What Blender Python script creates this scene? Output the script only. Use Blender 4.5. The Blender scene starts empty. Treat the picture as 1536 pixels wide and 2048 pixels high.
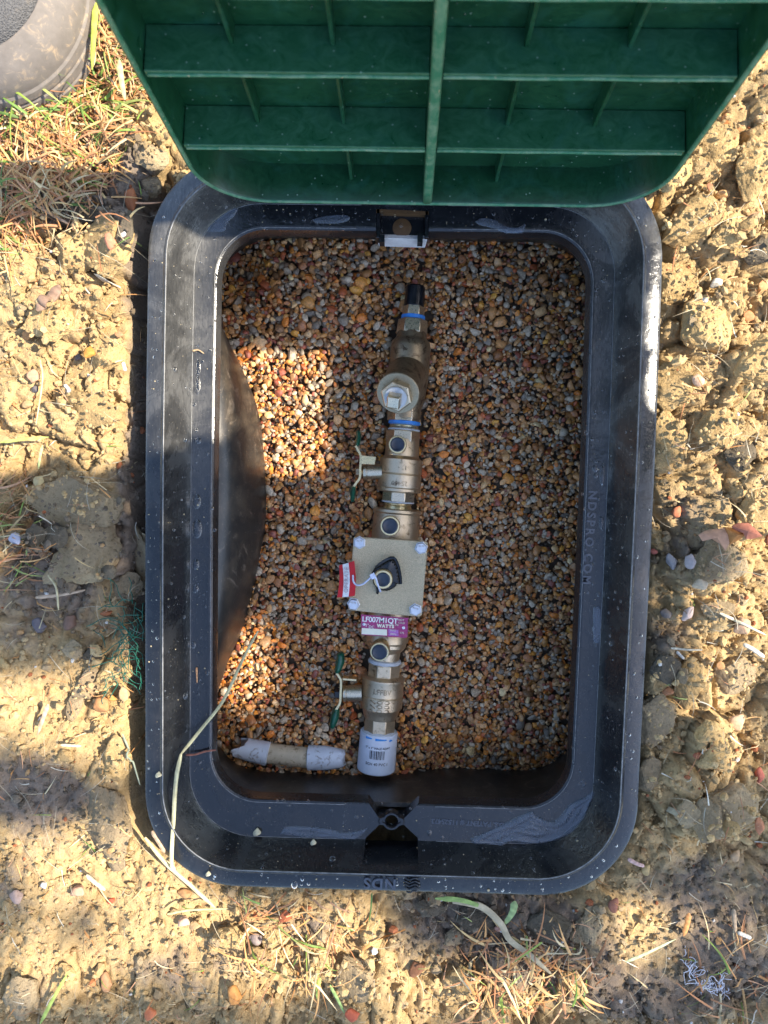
import bpy, bmesh, math, random
import numpy as np
from mathutils import Vector, Matrix, noise as mnoise

# ------------------------------------------------------------------ camera
S = bpy.context.scene
COL = S.collection
F_PX, H_CAM = 1480.0, 0.59
CAM = np.array([.0015, .0415, H_CAM])
cam_d = bpy.data.cameras.new('camera')
cam_d.sensor_fit = 'VERTICAL'; cam_d.sensor_height = 36.0; cam_d.sensor_width = 27.0
cam_d.lens = F_PX / 2048 * 36.0
cam_d.clip_start = .01; cam_d.clip_end = 200
cam_d.dof.use_dof = True; cam_d.dof.focus_distance = .66; cam_d.dof.aperture_fstop = 9.0
cam = bpy.data.objects.new('camera', cam_d); COL.objects.link(cam)
cam.location = CAM; cam.rotation_mode = 'XYZ'; cam.rotation_euler = (-.0487, .0214, .0242)
S.camera = cam
# ------------------------------------------------------------------ light
SUN_TRAVEL = np.array([-.88, -.14, -1.0])            # direction in which the light travels
SUN_N = SUN_TRAVEL / np.linalg.norm(SUN_TRAVEL)
elev = math.asin(-SUN_N[2])
world = bpy.data.worlds.new('World'); S.world = world; world.use_nodes = True
nt = world.node_tree; nt.nodes.clear()
sky = nt.nodes.new('ShaderNodeTexSky'); sky.sky_type = 'NISHITA'; sky.sun_disc = False
sky.sun_elevation = elev
sky.sun_rotation = math.atan2(-SUN_N[0], -SUN_N[1])
bg = nt.nodes.new('ShaderNodeBackground'); bg.inputs[1].default_value = .15
wo = nt.nodes.new('ShaderNodeOutputWorld')
nt.links.new(sky.outputs[0], bg.inputs[0]); nt.links.new(bg.outputs[0], wo.inputs[0])
sun_d = bpy.data.lights.new('sun', 'SUN'); sun_d.energy = 4.0; sun_d.angle = math.radians(.53)
sun_d.color = (1, .90, .74)
sun = bpy.data.objects.new('sun', sun_d); COL.objects.link(sun)
sun.rotation_euler = Vector(SUN_N).to_track_quat('-Z', 'Y').to_euler(); sun.location = (3, 1, 3)
S.view_settings.view_transform = 'Standard'; S.view_settings.look = 'None'
S.view_settings.gamma = 1.0; S.view_settings.use_curve_mapping = False
S.view_settings.exposure = 1.52
S.cycles.max_bounces = 8; S.cycles.transmission_bounces = 6; S.cycles.glossy_bounces = 4

# ------------------------------------------------------------------ helpers
rnd = random.Random(7); rng = np.random.default_rng(11)

def _rot(rx, ry, rz):
    cx, sx, cy, sy, cz, sz = math.cos(rx), math.sin(rx), math.cos(ry), math.sin(ry), math.cos(rz), math.sin(rz)
    X = np.array([[1, 0, 0], [0, cx, -sx], [0, sx, cx]]); Y = np.array([[cy, 0, sy], [0, 1, 0], [-sy, 0, cy]])
    Z = np.array([[cz, -sz, 0], [sz, cz, 0], [0, 0, 1]])
    return Z @ Y @ X
CM = _rot(-.0487, .0214, .0242)

def at(u, v, z):
    """point of the horizontal level z that the photograph shows at pixel (u, v)"""
    d = CM @ np.array([(u - 768) / F_PX, -(v - 1024) / F_PX, -1.0])
    return CAM + d * (z - H_CAM) / d[2]

def tag(o, label=None, cat=None, group=None, kind=None):
    if label: o['label'] = label
    if cat: o['category'] = cat
    if group: o['group'] = group
    if kind: o['kind'] = kind
    return o

def empty(name, loc=(0, 0, 0)):
    o = bpy.data.objects.new(name, None); o.location = loc; o.empty_display_size = .02
    COL.objects.link(o); return o

def link(name, me, parent=None, mat=None, loc=None):
    o = bpy.data.objects.new(name, me); COL.objects.link(o)
    if mat is not None and len(me.materials) == 0: me.materials.append(mat)
    if parent is not None:
        o.parent = parent
    if loc is not None: o.location = loc
    return o

def wloc(o):
    p = Vector((0, 0, 0))
    while o is not None:
        p += Vector(o.location); o = o.parent
    return p

def mesh_np(name, V, F, smooth=True, sharp=None):
    """V (n,3); F array (m,k) or list of lists"""
    me = bpy.data.meshes.new(name)
    V = np.asarray(V, dtype=np.float32)
    if isinstance(F, np.ndarray):
        m, k = F.shape
        me.vertices.add(len(V)); me.vertices.foreach_set('co', V.ravel())
        me.loops.add(m * k); me.loops.foreach_set('vertex_index', F.astype(np.int32).ravel())
        me.polygons.add(m); me.polygons.foreach_set('loop_start', np.arange(0, m * k, k, dtype=np.int32))
        me.update(calc_edges=True)
    else:
        me.from_pydata([tuple(map(float, v)) for v in V], [], F)
    me.polygons.foreach_set('use_smooth', np.full(len(me.polygons), smooth))
    if sharp is not None: me.set_sharp_from_angle(angle=math.radians(sharp))
    me.update()
    return me

def part(name, V, F, mat, parent, smooth=True, sharp=35, label=None):
    """mesh given in world coordinates, linked under parent"""
    off = np.array(wloc(parent)) if parent is not None else np.zeros(3)
    V = np.asarray(V, dtype=float)
    if parent is None:
        c = V.mean(0); me = mesh_np(name, V - c, F, smooth, sharp); o = link(name, me, None, mat, c)
    else:
        me = mesh_np(name, V - off, F, smooth, sharp); o = link(name, me, parent, mat)
    if label: o['label'] = label
    return o

def fix_normals(me):
    bm = bmesh.new(); bm.from_mesh(me); bmesh.ops.recalc_face_normals(bm, faces=bm.faces); bm.to_mesh(me); bm.free()

def vcol(me, name, C, domain='POINT'):
    a = me.color_attributes.new(name, 'FLOAT_COLOR', domain)
    C = np.asarray(C, dtype=np.float32)
    if C.shape[1] == 3: C = np.hstack([C, np.ones((len(C), 1), np.float32)])
    a.data.foreach_set('color', C.ravel())

def joinm(parts):
    Vs, Fs, n = [], [], 0
    for V, F in parts:
        V = np.asarray(V, dtype=float); Vs.append(V); Fs += [[i + n for i in f] for f in F]; n += len(V)
    return np.vstack(Vs), Fs

def box_vf(c, half, Rm=None):
    Rm = np.eye(3) if Rm is None else Rm
    V = np.array([[x, y, z] for x in (-1, 1) for y in (-1, 1) for z in (-1, 1)], float) * half
    return V @ Rm.T + c, [[0, 1, 3, 2], [4, 6, 7, 5], [0, 4, 5, 1], [2, 3, 7, 6], [0, 2, 6, 4], [1, 5, 7, 3]]

def frame_of(d, upv=(0, 0, 1)):
    d = np.asarray(d, float); d = d / np.linalg.norm(d)
    s = np.cross(d, upv); 
    if np.linalg.norm(s) < 1e-4: s = np.cross(d, (1, 0, 0))
    s /= np.linalg.norm(s); u = np.cross(s, d)
    return d, s, u                                     # along, side, up

def lathe(P, d, prof, n=40, upv=(0, 0, 1), hexa=False, phase=0.0, squash=1.0):
    """prof: (t, r) pairs along d from P; closed with caps.  hexa -> n-gon of n sides as given"""
    d, s, u = frame_of(d, upv); P = np.asarray(P, float)
    V, Fc = [], []
    for t, r in prof:
        for k in range(n):
            a = 2 * math.pi * k / n + phase
            V.append(P + d * t + (s * math.cos(a) + u * math.sin(a) * squash) * r)
    m = len(prof)
    for i in range(m - 1):
        for k in range(n):
            a, b = i * n + k, i * n + (k + 1) % n
            Fc.append([a, b, b + n, a + n])
    Fc.append(list(range(n))[::-1]); Fc.append([(m - 1) * n + k for k in range(n)])
    return np.array(V), Fc

def tube(pts, r, n=7, taper=None, flat=1.0):
    pts = np.asarray(pts, float); V, Fc = [], []
    m = len(pts)
    side0 = None
    for i, p in enumerate(pts):
        d = pts[min(i + 1, m - 1)] - pts[max(i - 1, 0)]
        d, s, u = frame_of(d)
        if side0 is not None and np.dot(s, side0) < 0: s, u = -s, -u
        side0 = s
        rr = r if taper is None else r * (1 + (taper - 1) * i / (m - 1))
        for k in range(n):
            a = 2 * math.pi * k / n
            V.append(p + (s * math.cos(a) + u * math.sin(a) * flat) * rr)
    for i in range(m - 1):
        for k in range(n):
            a, b = i * n + k, i * n + (k + 1) % n
            Fc.append([a, a + n, b + n, b])
    Fc.append(list(range(n))); Fc.append([(m - 1) * n + k for k in range(n)][::-1])
    return np.array(V), Fc

def smooth_path(pts, n=24):
    pts = np.asarray(pts, float); m = len(pts); out = []
    P = np.vstack([2 * pts[0] - pts[1], pts, 2 * pts[-1] - pts[-2]])
    for q in np.linspace(0, m - 1 - 1e-6, n):
        i = int(q); t = q - i; a, b, c, d = P[i], P[i + 1], P[i + 2], P[i + 3]
        out.append(.5 * ((2 * b) + (-a + c) * t + (2 * a - 5 * b + 4 * c - d) * t * t + (-a + 3 * b - 3 * c + d) * t ** 3))
    return np.array(out)

def prism(poly, z0, z1):
    """poly: list of (x,y) ; extruded between z0 and z1 (scalars or per-vertex)"""
    n = len(poly); poly = np.asarray(poly, float)
    z0 = np.broadcast_to(z0, n); z1 = np.broadcast_to(z1, n)
    V = np.vstack([np.c_[poly[:, :2], z0], np.c_[poly[:, :2], z1]])
    Fc = [[i, (i + 1) % n, n + (i + 1) % n, n + i] for i in range(n)] + [list(range(n))[::-1], [n + i for i in range(n)]]
    return V, Fc

def bevel(o, w=.001, seg=2, ang=40):
    m = o.modifiers.new('bevel', 'BEVEL'); m.width = w; m.segments = seg; m.limit_method = 'ANGLE'; m.angle_limit = math.radians(ang)
    m.harden_normals = False
    return o

def boolean(o, cutter_vf):
    V, Fc = cutter_vf
    me = mesh_np('cutter', V, Fc, False); fix_normals(me)
    c = bpy.data.objects.new('cutter', me); COL.objects.link(c)
    md = o.modifiers.new('cut', 'BOOLEAN'); md.operation = 'DIFFERENCE'; md.object = c; md.solver = 'EXACT'
    bpy.context.view_layer.update()
    dg = bpy.context.evaluated_depsgraph_get()
    new = bpy.data.meshes.new_from_object(o.evaluated_get(dg))
    o.modifiers.clear(); o.data = new
    bpy.data.objects.remove(c); bpy.data.meshes.remove(me)

def text_vf(body, size, extrude=.0003, bold=0.0, space=1.0):
    cu = bpy.data.curves.new('lettering', 'FONT'); cu.body = body; cu.size = size; cu.extrude = extrude
    cu.align_x = 'CENTER'; cu.align_y = 'CENTER'; cu.offset = bold; cu.resolution_u = 3; cu.space_character = space
    o = bpy.data.objects.new('lettering', cu); COL.objects.link(o)
    bpy.context.view_layer.update()
    dg = bpy.context.evaluated_depsgraph_get(); me = bpy.data.meshes.new_from_object(o.evaluated_get(dg))
    V = np.array([v.co[:] for v in me.vertices]); Fc = [list(p.vertices) for p in me.polygons]
    bpy.data.objects.remove(o); bpy.data.meshes.remove(me); bpy.data.curves.remove(cu)
    return V, Fc

def place_text(body, size, c, xdir, ydir, extrude=.0003, bold=0.0, space=1.0, bend=None):
    V, Fc = text_vf(body, size, extrude, bold, space)
    x = np.asarray(xdir, float); x /= np.linalg.norm(x); y = np.asarray(ydir, float); y -= x * np.dot(x, y); y /= np.linalg.norm(y)
    z = np.cross(x, y)
    if bend:                                           # wrap on a cylinder of radius bend whose axis runs along y
        a = V[:, 0] / bend
        P = np.outer(np.sin(a) * (bend + V[:, 2]), x) + np.outer(V[:, 1], y) + np.outer((np.cos(a) - 1) * bend + np.cos(a) * V[:, 2], z)
        return P + np.asarray(c), Fc
    return V @ np.array([x, y, z]) + np.asarray(c), Fc

# value noise on arrays
def vnoise(X, Y, scale, seed):
    r = np.random.default_rng(seed); g = r.random((64, 64))
    x = X / scale; y = Y / scale
    xi = np.floor(x).astype(int); yi = np.floor(y).astype(int); fx = x - xi; fy = y - yi
    fx = fx * fx * (3 - 2 * fx); fy = fy * fy * (3 - 2 * fy)
    G = lambda i, j: g[i % 64, j % 64]
    return ((G(xi, yi) * (1 - fx) + G(xi + 1, yi) * fx) * (1 - fy) + (G(xi, yi + 1) * (1 - fx) + G(xi + 1, yi + 1) * fx) * fy) * 2 - 1

def worley(X, Y, scale, seed):
    r = np.random.default_rng(seed); jx = r.random((97, 97)); jy = r.random((97, 97))
    h = r.random((97, 97)) * 2 - 1; tx = r.random((97, 97)) * 2 - 1; ty = r.random((97, 97)) * 2 - 1
    x = X / scale; y = Y / scale; xi = np.floor(x).astype(int); yi = np.floor(y).astype(int)
    f1 = np.full(X.shape, 9.); f2 = f1.copy(); H = np.zeros(X.shape)
    for a in (-1, 0, 1):
        for b in (-1, 0, 1):
            i, j = (xi + a) % 97, (yi + b) % 97
            dx = xi + a + jx[i, j] - x; dy = yi + b + jy[i, j] - y; d = np.hypot(dx, dy)
            closer = d < f1
            f2 = np.where(closer, f1, np.minimum(f2, d))
            H = np.where(closer, h[i, j] - .6 * (dx * tx[i, j] + dy * ty[i, j]), H); f1 = np.where(closer, d, f1)
    return f1, f2, H

# ------------------------------------------------------------------ materials
class NB:
    def __init__(s, name):
        s.m = bpy.data.materials.new(name); s.m.use_nodes = True; s.t = s.m.node_tree
        s.b = s.t.nodes['Principled BSDF']; s.tc = s.n('ShaderNodeTexCoord')
    def n(s, ty, **kw):
        nd = s.t.nodes.new(ty)
        for k, v in kw.items(): setattr(nd, k, v)
        return nd
    def l(s, a, b): s.t.links.new(a, b)
    def mapping(s, scale, coord='Object', rot=(0, 0, 0)):
        mp = s.n('ShaderNodeMapping'); s.l(s.tc.outputs[coord], mp.inputs[0]); mp.inputs['Scale'].default_value = scale
        mp.inputs['Rotation'].default_value = rot; return mp.outputs[0]
    def noise(s, scale, detail=4, rough=.55, vec=None, dist=0.0):
        nd = s.n('ShaderNodeTexNoise'); nd.inputs['Scale'].default_value = scale; nd.inputs['Detail'].default_value = detail
        nd.inputs['Roughness'].default_value = rough; nd.inputs['Distortion'].default_value = dist
        s.l(vec if vec is not None else s.tc.outputs['Object'], nd.inputs['Vector']); return nd.outputs['Fac']
    def voro(s, scale, feature='F1', out='Distance', vec=None):
        nd = s.n('ShaderNodeTexVoronoi', feature=feature); nd.inputs['Scale'].default_value = scale
        s.l(vec if vec is not None else s.tc.outputs['Object'], nd.inputs['Vector']); return nd.outputs[out]
    def ramp(s, fac, stops):
        nd = s.n('ShaderNodeValToRGB'); e = nd.color_ramp.elements
        while len(e) < len(stops): e.new(.5)
        for q, (p, c) in zip(e, stops):
            q.position = p; q.color = c if len(c) == 4 else (*c, 1)
        s.l(fac, nd.inputs[0]); return nd.outputs[0]
    def mix(s, fac, a, b, mode='MIX'):
        nd = s.n('ShaderNodeMix', data_type='RGBA', blend_type=mode)
        for inp, v in ((0, fac), (6, a), (7, b)):
            if isinstance(v, (int, float)): nd.inputs[inp].default_value = v
            elif isinstance(v, tuple): nd.inputs[inp].default_value = (*v, 1) if len(v) == 3 else v
            else: s.l(v, nd.inputs[inp])
        return nd.outputs[2]
    def math(s, op, a, b=0.0, c=None):
        nd = s.n('ShaderNodeMath', operation=op)
        for i, v in enumerate((a, b) if c is None else (a, b, c)):
            if isinstance(v, (int, float)): nd.inputs[i].default_value = v
            else: s.l(v, nd.inputs[i])
        return nd.outputs[0]
    def attr(s, name, out='Color'):
        nd = s.n('ShaderNodeVertexColor'); nd.layer_name = name; return nd.outputs[out]
    def bump(s, h, strength=.3, dist=.001, prev=None):
        nd = s.n('ShaderNodeBump'); nd.inputs['Strength'].default_value = strength; nd.inputs['Distance'].default_value = dist
        s.l(h, nd.inputs['Height'])
        if prev is not None: s.l(prev, nd.inputs['Normal'])
        s.l(nd.outputs[0], s.b.inputs['Normal']); return nd.outputs[0]
    def set(s, **kw):
        for k, v in kw.items():
            inp = s.b.inputs[k.replace('_', ' ')]
            if isinstance(v, (int, float)): inp.default_value = v
            elif isinstance(v, tuple): inp.default_value = (*v, 1) if len(v) == 3 else v
            else: s.l(v, inp)
        return s
G3 = lambda a: (a, a, a)

def mat_black_plastic():
    b = NB('black_plastic')
    geo = b.n('ShaderNodeNewGeometry').outputs['Position']
    sx = b.n('ShaderNodeSeparateXYZ'); b.l(geo, sx.inputs[0])
    wet = b.ramp(b.noise(15, 6, .62, vec=geo, dist=1.4), [(.44, G3(0)), (.58, G3(1))])
    fine = b.noise(700, 4, .65, vec=b.mapping((1, .22, 1), rot=(0, 0, .3)))
    dust = b.ramp(b.noise(70, 7, .72, vec=geo, dist=.6), [(.35, G3(0)), (.78, G3(1))])
    dry = b.ramp(b.math('ADD', b.math('MULTIPLY', sx.outputs[1], 2.2), b.math('MULTIPLY', b.noise(7, 4, .6, vec=geo), 1.0)), [(.50, G3(0)), (1.05, G3(1))])  # dry: pale dust, set stronger on the sunlit upper sides to paint their brightness
    ax = b.math('ABSOLUTE', sx.outputs[0]); side = b.ramp(ax, [(.135, G3(0)), (.165, G3(1))])
    dry = b.math('MULTIPLY', dry, side)
    col = b.mix(dust, (.006, .007, .009), (.020, .020, .022))
    col = b.mix(b.math('MULTIPLY', dry, b.ramp(fine, [(.25, G3(.35)), (.75, G3(1))])), col, (.17, .165, .155))  # dry: pale dust that also paints the brightness of the sunlit upper sides
    col = b.mix(b.mix(wet, G3(.55), G3(0)), col, (.011, .012, .014))
    spk = b.ramp(b.voro(380, vec=geo), [(.06, G3(1)), (.12, G3(0))])
    col = b.mix(b.math('MULTIPLY', spk, b.noise(9, 2, vec=geo)), col, (.32, .28, .22))
    b.set(Base_Color=col, Roughness=b.mix(wet, G3(.13), b.ramp(fine, [(.3, G3(.26)), (.8, G3(.46))])), Specular_IOR_Level=.68)
    n1 = b.bump(fine, .30, .0004)
    b.bump(b.noise(200, 5, .6, vec=geo), .35, .0008, n1)
    return b.m

def mat_wall_plastic():
    b = NB('wall_plastic')
    k = b.noise(14, 4, .6)
    dust = b.ramp(b.noise(80, 6, .7, vec=b.mapping((1, .5, .3))), [(.45, G3(0)), (.8, G3(1))])
    col = b.mix(dust, (.022, .020, .018), (.085, .065, .045))
    scf = b.ramp(b.noise(38, 8, .78, vec=b.mapping((1, .6, .8), rot=(.3, 0, .2)), dist=2.2), [(.56, G3(0)), (.68, G3(1))])
    col = b.mix(b.math('MULTIPLY', scf, .8), col, (.20, .16, .12))
    spk = b.ramp(b.voro(260), [(.08, G3(1)), (.16, G3(0))])
    col = b.mix(b.math('MULTIPLY', spk, k), col, (.20, .16, .11))
    b.set(Base_Color=col, Roughness=b.ramp(k, [(.3, G3(.30)), (.7, G3(.48))]), Specular_IOR_Level=.6)
    b.bump(b.noise(300, 4), .3, .0006)
    return b.m

def mat_green(nm='green_plastic', ca=(.004, .040, .015), cb=(.012, .076, .030)):
    b = NB(nm)
    sw = b.noise(26, 5, .6, vec=b.mapping((1, 1, 1), rot=(0, .6, 0)), dist=2.0)
    stre = b.noise(85, 7, .72, vec=b.mapping((.8, 1, 1.5), rot=(0, .7, 0)), dist=1.5)
    col = b.mix(b.ramp(stre, [(.35, G3(0)), (.75, G3(1))]), ca, cb)
    col = b.mix(b.ramp(sw, [(.5, G3(0)), (.9, G3(.6))]), col, (.025, .12, .09))
    spk = b.ramp(b.voro(130), [(.05, G3(1)), (.10, G3(0))])
    col = b.mix(b.math('MULTIPLY', spk, .55), col, (.30, .42, .33))
    b.set(Base_Color=col, Roughness=b.ramp(stre, [(.3, G3(.26)), (.8, G3(.46))]), Specular_IOR_Level=.55)
    b.bump(stre, .15, .0006)
    return b.m

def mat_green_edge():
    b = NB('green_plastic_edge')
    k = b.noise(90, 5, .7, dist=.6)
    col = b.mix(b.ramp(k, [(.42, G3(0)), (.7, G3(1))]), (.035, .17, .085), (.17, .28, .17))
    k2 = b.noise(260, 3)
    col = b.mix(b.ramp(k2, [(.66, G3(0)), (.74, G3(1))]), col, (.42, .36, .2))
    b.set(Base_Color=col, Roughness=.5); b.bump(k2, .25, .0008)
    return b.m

def mat_gravel():
    b = NB('wet_pebbles'); c = b.attr('col')
    k = b.noise(500, 4, .65, dist=.5)
    col = b.mix(b.ramp(k, [(.35, G3(0)), (.7, G3(1))]), b.mix(1.0, c, G3(.62), 'MULTIPLY'), b.mix(1.0, c, (1.25, 1.22, 1.18), 'MULTIPLY'))
    wet = b.ramp(b.noise(9, 3), [(.35, G3(.38)), (.65, G3(.62))])
    b.set(Base_Color=col, Roughness=wet, Specular_IOR_Level=.6)
    b.bump(b.noise(900, 3), .25, .0005)
    return b.m

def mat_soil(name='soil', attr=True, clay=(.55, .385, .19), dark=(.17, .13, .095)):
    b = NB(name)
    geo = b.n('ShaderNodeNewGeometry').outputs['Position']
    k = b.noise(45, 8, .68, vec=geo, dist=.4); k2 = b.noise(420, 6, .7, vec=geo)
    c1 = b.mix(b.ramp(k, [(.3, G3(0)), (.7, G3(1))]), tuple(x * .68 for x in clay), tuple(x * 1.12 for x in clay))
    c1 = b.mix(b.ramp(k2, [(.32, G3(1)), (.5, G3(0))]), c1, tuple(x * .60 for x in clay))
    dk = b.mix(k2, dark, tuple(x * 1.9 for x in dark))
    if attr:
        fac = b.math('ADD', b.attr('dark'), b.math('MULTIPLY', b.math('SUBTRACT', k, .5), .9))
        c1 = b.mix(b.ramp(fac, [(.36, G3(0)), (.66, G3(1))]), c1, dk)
    else:
        oi = b.n('ShaderNodeObjectInfo')
        c1 = b.mix(1.0, c1, b.ramp(oi.outputs['Random'], [(0, (.82, .80, .76)), (1, (1.12, 1.10, 1.02))]), 'MULTIPLY')
    b.set(Base_Color=c1, Roughness=.95, Specular_IOR_Level=.15)
    n1 = b.bump(k2, .9, .0016); n2 = b.bump(b.noise(130, 6, .7, vec=geo), .55, .0028, n1); b.bump(b.voro(700, vec=geo), .4, .0007, n2)
    return b.m

def mat_attr(name, rough=.7, spec=.3, nscale=600, bump=.3, dist=.0005):
    b = NB(name); c = b.attr('col'); k = b.noise(nscale, 4, .6)
    col = b.mix(b.ramp(k, [(.3, G3(0)), (.7, G3(1))]), b.mix(1.0, c, G3(.72), 'MULTIPLY'), c)
    b.set(Base_Color=col, Roughness=rough, Specular_IOR_Level=spec); b.bump(k, bump, dist); return b.m

def mat_flat(name, col, rough=.5, metal=0.0, spec=.5, nscale=300, var=.2, bump=.15, dist=.0004, dirt=None, grunge=0.5):
    b = NB(name); k = b.noise(nscale, 5, .6)
    c = b.mix(b.ramp(k, [(.3, G3(0)), (.7, G3(1))]), tuple(x * (1 - var) for x in col), tuple(min(1, x * (1 + var)) for x in col))
    if dirt:
        g = b.noise(120, 6, .7, dist=.8)
        c = b.mix(b.ramp(g, [(grunge, G3(0)), (grunge + .14, G3(1))]), c, dirt)
    b.set(Base_Color=c, Roughness=b.ramp(k, [(.2, G3(max(.02, rough - .07))), (.8, G3(rough + .07))]), Metallic=metal, Specular_IOR_Level=spec)
    b.bump(k, bump, dist); return b.m

M = {}
M['plastic'] = mat_black_plastic(); M['wall'] = mat_wall_plastic(); M['green'] = mat_green(); M['green_edge'] = mat_green_edge()
M['green_rib_lit'] = mat_green('green_rib_lit_plastic', (.011, .084, .032), (.05, .165, .085)); M['gravel'] = mat_gravel(); M['soil'] = mat_soil(); M['clay'] = mat_soil('clay_clod', False)  # rib green is lighter, standing in for light on the rib tops
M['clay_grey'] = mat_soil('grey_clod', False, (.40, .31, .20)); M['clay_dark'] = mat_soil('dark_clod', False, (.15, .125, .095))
M['crumb'] = mat_attr('soil_crumbs', .95, .15, 700, .8, .001)
M['straw'] = mat_attr('dry_grass', .6, .35, 300, .2); M['chip'] = mat_attr('chips', .7, .3, 260, .8, .001)
M['bronze'] = mat_flat('cast_bronze', (.66, .53, .36), .36, .9, .5, 1500, .14, .5, .0005, (.22, .15, .085), .56)
M['steel'] = mat_flat('nickel_plate', (.68, .58, .42), .30, .92, .5, 900, .10, .18, .0003, (.36, .27, .16), .62)
M['dull'] = mat_flat('brown_bronze', (.40, .31, .20), .40, .85, .5, 1100, .16, .35, .0004, (.13, .085, .05), .5)
M['cover'] = mat_flat('cast_cover', (.60, .50, .33), .50, .65, .5, 1400, .38, 1.0, .0009)
M['brass'] = mat_flat('brass', (.78, .62, .34), .30, .9, .5, 500, .12, .2)
M['bolt'] = mat_flat('zinc_bolt', (.66, .68, .72), .40, .8, .5, 300, .08, .1)
M['cap'] = mat_flat('blue_black_cap', (.018, .026, .045), .38, 0, .6, 300, .3, .3)
M['goo'] = mat_flat('torn_black_rubber', (.008, .009, .012), .22, 0, .6, 200, .3, .4)
M['blue'] = mat_flat('blue_seal', (.05, .26, .72), .45, 0, .5, 300, .15)
M['tape'] = mat_flat('thread_tape', (.50, .53, .56), .6, 0, .4, 600, .12, .6)
M['pvc'] = mat_flat('white_pvc', (.66, .72, .82), .38, 0, .5, 90, .05, .1)
M['pvc_dirty'] = mat_flat('muddy_white_pvc', (.62, .67, .75), .45, 0, .5, 90, .05, .1, .0004, (.13, .085, .045), .55)
M['pvc_old'] = mat_flat('yellowed_pvc', (.56, .47, .33), .5, 0, .4, 120, .1, .2, .0004, (.20, .13, .06), .52)
M['ink'] = mat_flat('black_ink', (.02, .02, .025), .6); M['ink_blue'] = mat_flat('blue_primer', (.04, .30, .80), .5)
M['purple'] = mat_flat('purple_print', (.36, .04, .16), .35, .15, .5, 500, .35, .1, .0003, (.42, .10, .12), .54)
M['lilac'] = mat_flat('lilac_print', (.42, .14, .42), .35, 0, .5, 500, .35)
M['ivory'] = mat_flat('ivory_print', (.78, .76, .60), .4, 0, .5, 300, .05)
M['white'] = mat_flat('white_print', (.85, .84, .80), .45)
M['red'] = mat_flat('red_tag', (.62, .008, .012), .32, 0, .5, 200, .12)
M['nylon'] = mat_flat('clear_nylon', (.62, .64, .76), .25, 0, .6)
M['grip'] = mat_flat('green_grip', (.005, .085, .048), .32, 0, .55, 200, .2)
M['pale'] = mat_flat('pale_plastic', (.66, .63, .60), .5, 0, .5, 200, .12, .4, .0006, (.36, .33, .30), .6)
M['umber'] = mat_flat('reflection_hole_brown', (.10, .048, .015), .6)  # brown of the reflection behind the hinge; also fills the hinge hole
M['shoe_rubber'] = mat_flat('shoe_rubber', (.165, .145, .13), .7, 0, .3, 120, .14, .4, .001, (.33, .25, .17), .55)
M['fibre'] = mat_flat('green_fibre', (.012, .13, .085), .45, 0, .5)
M['lint'] = mat_flat('white_lint', (.6, .62, .7), .8)
M['bark'] = mat_flat('bark', (.12, .09, .06), .9, 0, .2); M['leaves'] = mat_flat('tree_leaves', (.06, .11, .03), .6)
def mat_mesh_fabric():
    b = NB('shoe_mesh'); w1 = b.voro(900, 'F1'); k = b.noise(28, 5, .6)
    c = b.mix(b.ramp(w1, [(.15, G3(1)), (.5, G3(0))]), (.12, .118, .12), (.06, .06, .065))
    c = b.mix(b.ramp(k, [(.48, G3(0)), (.75, G3(1))]), c, (.36, .28, .19))
    b.set(Base_Color=c, Roughness=.9, Specular_IOR_Level=.2); b.bump(w1, .8, .0012); return b.m
M['shoe_mesh'] = mat_mesh_fabric()
def mat_water():
    b = NB('water'); b.set(Base_Color=(1, 1, 1), Roughness=.015, Transmission_Weight=1.0, IOR=1.333); return b.m
M['water'] = mat_water()
def mat_puddle():
    b = NB('sky_tinted_water'); b.set(Base_Color=(.62, .70, .82), Roughness=.015, Transmission_Weight=.90, IOR=1.333); return b.m  # pale blue base puts the sky's reflection into the water colour
M['puddle'] = mat_puddle()

# ================================================================== GROUND
BX, BYB, BYT = .203, .300, .2935                        # rim outer half width, lower and upper end
def rrect_sd(X, Y, xh, yb, yt, r):
    cy = (yt - yb) / 2; yh = (yt + yb) / 2
    qx = np.abs(X) - (xh - r); qy = np.abs(Y - cy) - (yh - r)
    return np.hypot(np.maximum(qx, 0), np.maximum(qy, 0)) + np.minimum(np.maximum(qx, qy), 0) - r

def blob(X, Y, u, v, ru, rv, z=-.02):
    p = at(u, v, z); return np.exp(-(((X - p[0]) / (ru / 2430)) ** 2 + ((Y - p[1]) / (rv / 2430)) ** 2))

def sstep(a, b, x):
    t = np.clip((x - a) / (b - a), 0, 1); return t * t * (3 - 2 * t)

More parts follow.
